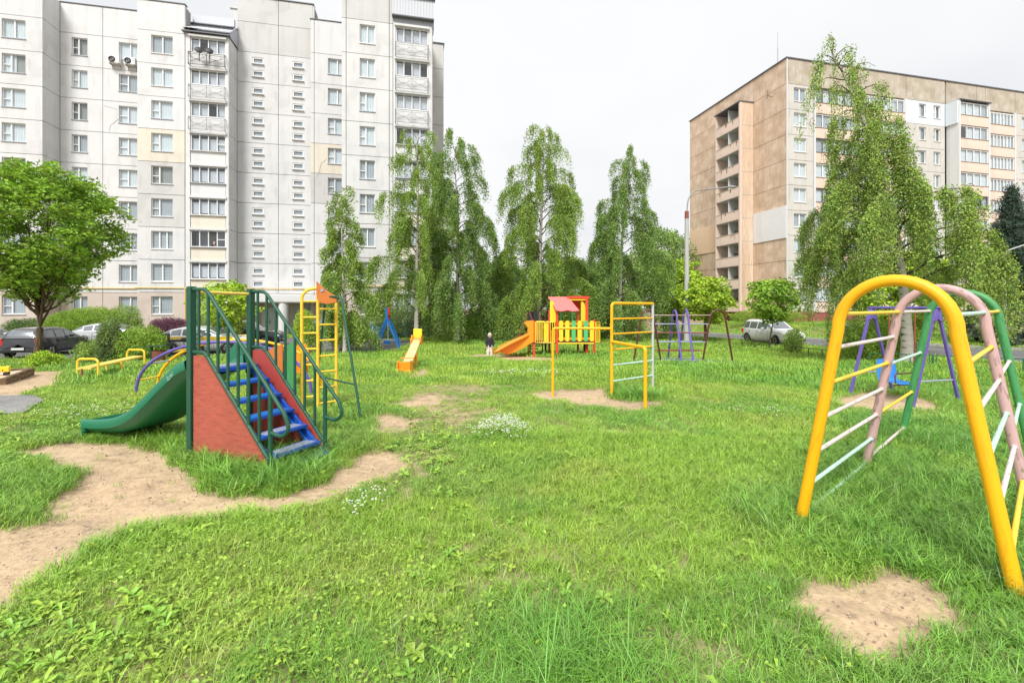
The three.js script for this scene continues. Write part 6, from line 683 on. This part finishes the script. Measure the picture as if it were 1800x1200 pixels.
// ---------- people ----------
function blob(bones, cell, grow = 0, k = 0.03) { // smooth union of tapered capsules, meshed: bones [[x,y,z],[x,y,z], r0, r1]
  const lo = P3(1e9, 1e9, 1e9), hi = P3(-1e9, -1e9, -1e9); for (const [a, b, r, q] of bones) for (const [p, s] of [[a, r], [b, q ?? r]]) { lo.min(P3(p[0] - s, p[1] - s, p[2] - s)); hi.max(P3(p[0] + s, p[1] + s, p[2] + s)); }
  const size = Math.max(hi.x - lo.x, hi.y - lo.y, hi.z - lo.z) + 2 * grow + 6 * cell, n = Math.min(96, Math.ceil(size / cell)), mc = new MarchingCubes(n, new THREE.MeshStandardMaterial(), false, false, 200000), c = lo.clone().add(hi).multiplyScalar(0.5), half = size / 2; mc.isolation = 0;
  const B = bones.map(([a, b, r, q]) => ({ a: P3(...a), d: P3(...b).sub(P3(...a)), r: r + grow, q: (q ?? r) + grow })), p = P3(), v = P3();
  for (let z = 0; z < n; z++) for (let y = 0; y < n; y++) for (let x = 0; x < n; x++) { p.set((x / n * 2 - 1) * half + c.x, (y / n * 2 - 1) * half + c.y, (z / n * 2 - 1) * half + c.z); let m = 1e9; for (const b of B) { v.copy(p).sub(b.a); const t = clamp(v.dot(b.d) / Math.max(1e-9, b.d.lengthSq())); v.addScaledVector(b.d, -t); const e = v.length() - mix(b.r, b.q, t); const h = clamp(0.5 + 0.5 * (m - e) / k); m = m > 1e8 ? e : mix(m, e, h) - k * h * (1 - h); } mc.field[x + y * n + z * n * n] = -m; }
  mc.update(); const g = new THREE.BufferGeometry(), cnt = mc.count; g.setAttribute('position', new THREE.BufferAttribute(mc.positionArray.slice(0, cnt * 3), 3)); g.setAttribute('normal', new THREE.BufferAttribute(mc.normalArray.slice(0, cnt * 3), 3)); g.scale(half, half, half); g.translate(c.x, c.y, c.z); g.computeVertexNormals(); return g;
}
{ // child in a dark jacket and pale trousers
  const x = -1.08, d = 22.1, C = thing('person', 'small child in a dark jacket and pale trousers standing by the orange slide', 'person', [x, T(x, d) + 0.005, d], 0.25), skin = mat(0.6, 0.4, 0.3, 0.6), dark = mat(0.02, 0.022, 0.03, 0.8), pale = mat(0.72, 0.68, 0.64, 0.85);
  const hand = (s, x, y, z) => [[[x, y, z], [x + s * 0.01, y - 0.05, z + 0.01], 0.024, 0.022], ...[-0.018, -0.006, 0.006, 0.018].map((o, i) => [[x + s * 0.01, y - 0.05, z + 0.01 + o], [x + s * 0.012, y - 0.1 - (i === 1 || i === 2 ? 0.012 : 0), z + 0.03 + o], 0.0085, 0.007]), [[x, y - 0.02, z + 0.02], [x - s * 0.012, y - 0.055, z + 0.045], 0.009, 0.008]];
  const legs = [[[-0.07, 0.5, 0], [-0.085, 0.28, 0.01], 0.075, 0.06], [[-0.085, 0.28, 0.01], [-0.09, 0.06, -0.01], 0.06, 0.045], [[0.07, 0.5, 0], [0.085, 0.28, 0.01], 0.075, 0.06], [[0.085, 0.28, 0.01], [0.09, 0.06, -0.01], 0.06, 0.045], [[-0.06, 0.54, 0], [0.06, 0.54, 0], 0.085]], torso = [[[0, 0.56, 0], [0, 0.84, 0], 0.105, 0.11], [[-0.1, 0.84, 0], [0.1, 0.84, 0], 0.06], [[-0.13, 0.83, 0], [-0.19, 0.68, 0.02], 0.05, 0.045], [[-0.19, 0.68, 0.02], [-0.15, 0.55, 0.09], 0.042, 0.034], [[0.13, 0.83, 0], [0.19, 0.68, 0.02], 0.05, 0.045], [[0.19, 0.68, 0.02], [0.15, 0.54, 0.1], 0.042, 0.034]], head = [[[0, 0.88, 0], [0, 0.95, 0.005], 0.045], [[0, 1.0, 0.01], [0, 1.06, 0], 0.075, 0.088], [[0, 0.97, 0.045], [0, 0.98, 0.05], 0.04], [[0, 1.02, 0.085], [0, 1.0, 0.1], 0.014, 0.016], [[-0.088, 1.03, 0], [-0.09, 1.01, 0], 0.018], [[0.088, 1.03, 0], [0.09, 1.01, 0], 0.018]];
  obj('body', blob([...legs, ...torso, ...head, ...hand(-1, -0.15, 0.54, 0.1), ...hand(1, 0.15, 0.53, 0.11)], 0.013, -0.004, 0.014), skin, C);
  obj('jacket', blob(torso, 0.014, 0.014, 0.03), dark, C); obj('trousers', blob(legs, 0.014, 0.012, 0.02), pale, C); obj('hat', blob([[[0, 1.08, -0.01], [0, 1.1, -0.015], 0.092, 0.07], [[0, 1.06, -0.03], [0, 1.0, -0.05], 0.08, 0.06]], 0.012, 0.008), mat(0.55, 0.52, 0.5, 0.9), C); obj('hair', blob([[[0, 1.0, -0.05], [0, 0.86, -0.05], 0.07, 0.05], [[-0.07, 1.0, -0.02], [-0.08, 0.88, 0.01], 0.03, 0.02], [[0.07, 1.0, -0.02], [0.08, 0.88, 0.01], 0.03, 0.02]], 0.012), mat(0.05, 0.025, 0.02, 0.8), C);
  for (const s of [-1, 1]) { obj('shoe', blob([[[s * 0.09, 0.035, -0.03], [s * 0.1, 0.03, 0.07], 0.038, 0.034]], 0.01), mat(0.25, 0.12, 0.1, 0.7), C); obj('eye', new THREE.SphereGeometry(0.011, 8, 6).translate(s * 0.032, 1.03, 0.084), PT.blk, C); } obj('mouth', rbox(0.035, 0.008, 0.01, 0.003, 0, 0.975, 0.088), mat(0.4, 0.1, 0.09, 0.6), C);
  const t = thing('toy_bucket', 'orange toy bucket with a green rim held by the child', 'toy', [x + 0.17, T(x, d) + 0.34, d - 0.12]); obj('bucket', new THREE.LatheGeometry([[0.001, 0], [0.06, 0], [0.085, 0.12], [0.078, 0.12], [0.05, 0.01]].map((p) => new THREE.Vector2(...p)), 18), PT.orange, t); obj('rim', new THREE.TorusGeometry(0.085, 0.012, 6, 18).rotateX(Math.PI / 2).translate(0, 0.12, 0), PT.gpl, t); obj('handle', new THREE.TorusGeometry(0.08, 0.006, 6, 14, Math.PI).translate(0, 0.12, 0), PT.gpl, t);
}
{ // person at the open balcony window
  const p = P3(3.95, J(2) + 0.05, -0.4).applyAxisAngle(P3(0, 1, 0), 0.211).add(P3(-30.15, 0, -39.1)), C = thing('person', 'person in a dark top leaning at the open balcony window of the white block', 'person', [p.x, p.y, -p.z], 0.211), skin = mat(0.6, 0.4, 0.3, 0.6); const torso = [[[0, 0.75, 0], [0, 1.25, 0.02], 0.15, 0.17], [[-0.16, 1.27, 0.02], [0.16, 1.27, 0.02], 0.075]], legs = [[[-0.1, 0.8, 0], [-0.1, 0.05, 0], 0.09, 0.05], [[0.1, 0.8, 0], [0.1, 0.05, 0], 0.09, 0.05]];
  obj('body', blob([...torso, ...legs, [[0, 1.3, 0.02], [0, 1.42, 0.04], 0.05], [[0, 1.47, 0.05], [0, 1.56, 0.04], 0.085, 0.095], [[-0.2, 1.26, 0.02], [-0.26, 1.02, 0.1], 0.045, 0.038], [[-0.26, 1.02, 0.1], [-0.06, 1.1, 0.24], 0.036, 0.03], [[0.2, 1.26, 0.02], [0.26, 1.02, 0.1], 0.045, 0.038], [[0.26, 1.02, 0.1], [0.08, 1.32, 0.2], 0.036, 0.03]], 0.024, 0, 0.03), skin, C); obj('top', blob(torso, 0.024, 0.014), mat(0.05, 0.03, 0.035, 0.8), C); obj('hair', blob([[[0, 1.58, 0.0], [0, 1.5, -0.03], 0.095, 0.08]], 0.02), mat(0.12, 0.05, 0.025, 0.8), C);
}
renderer.render(scene, camera);
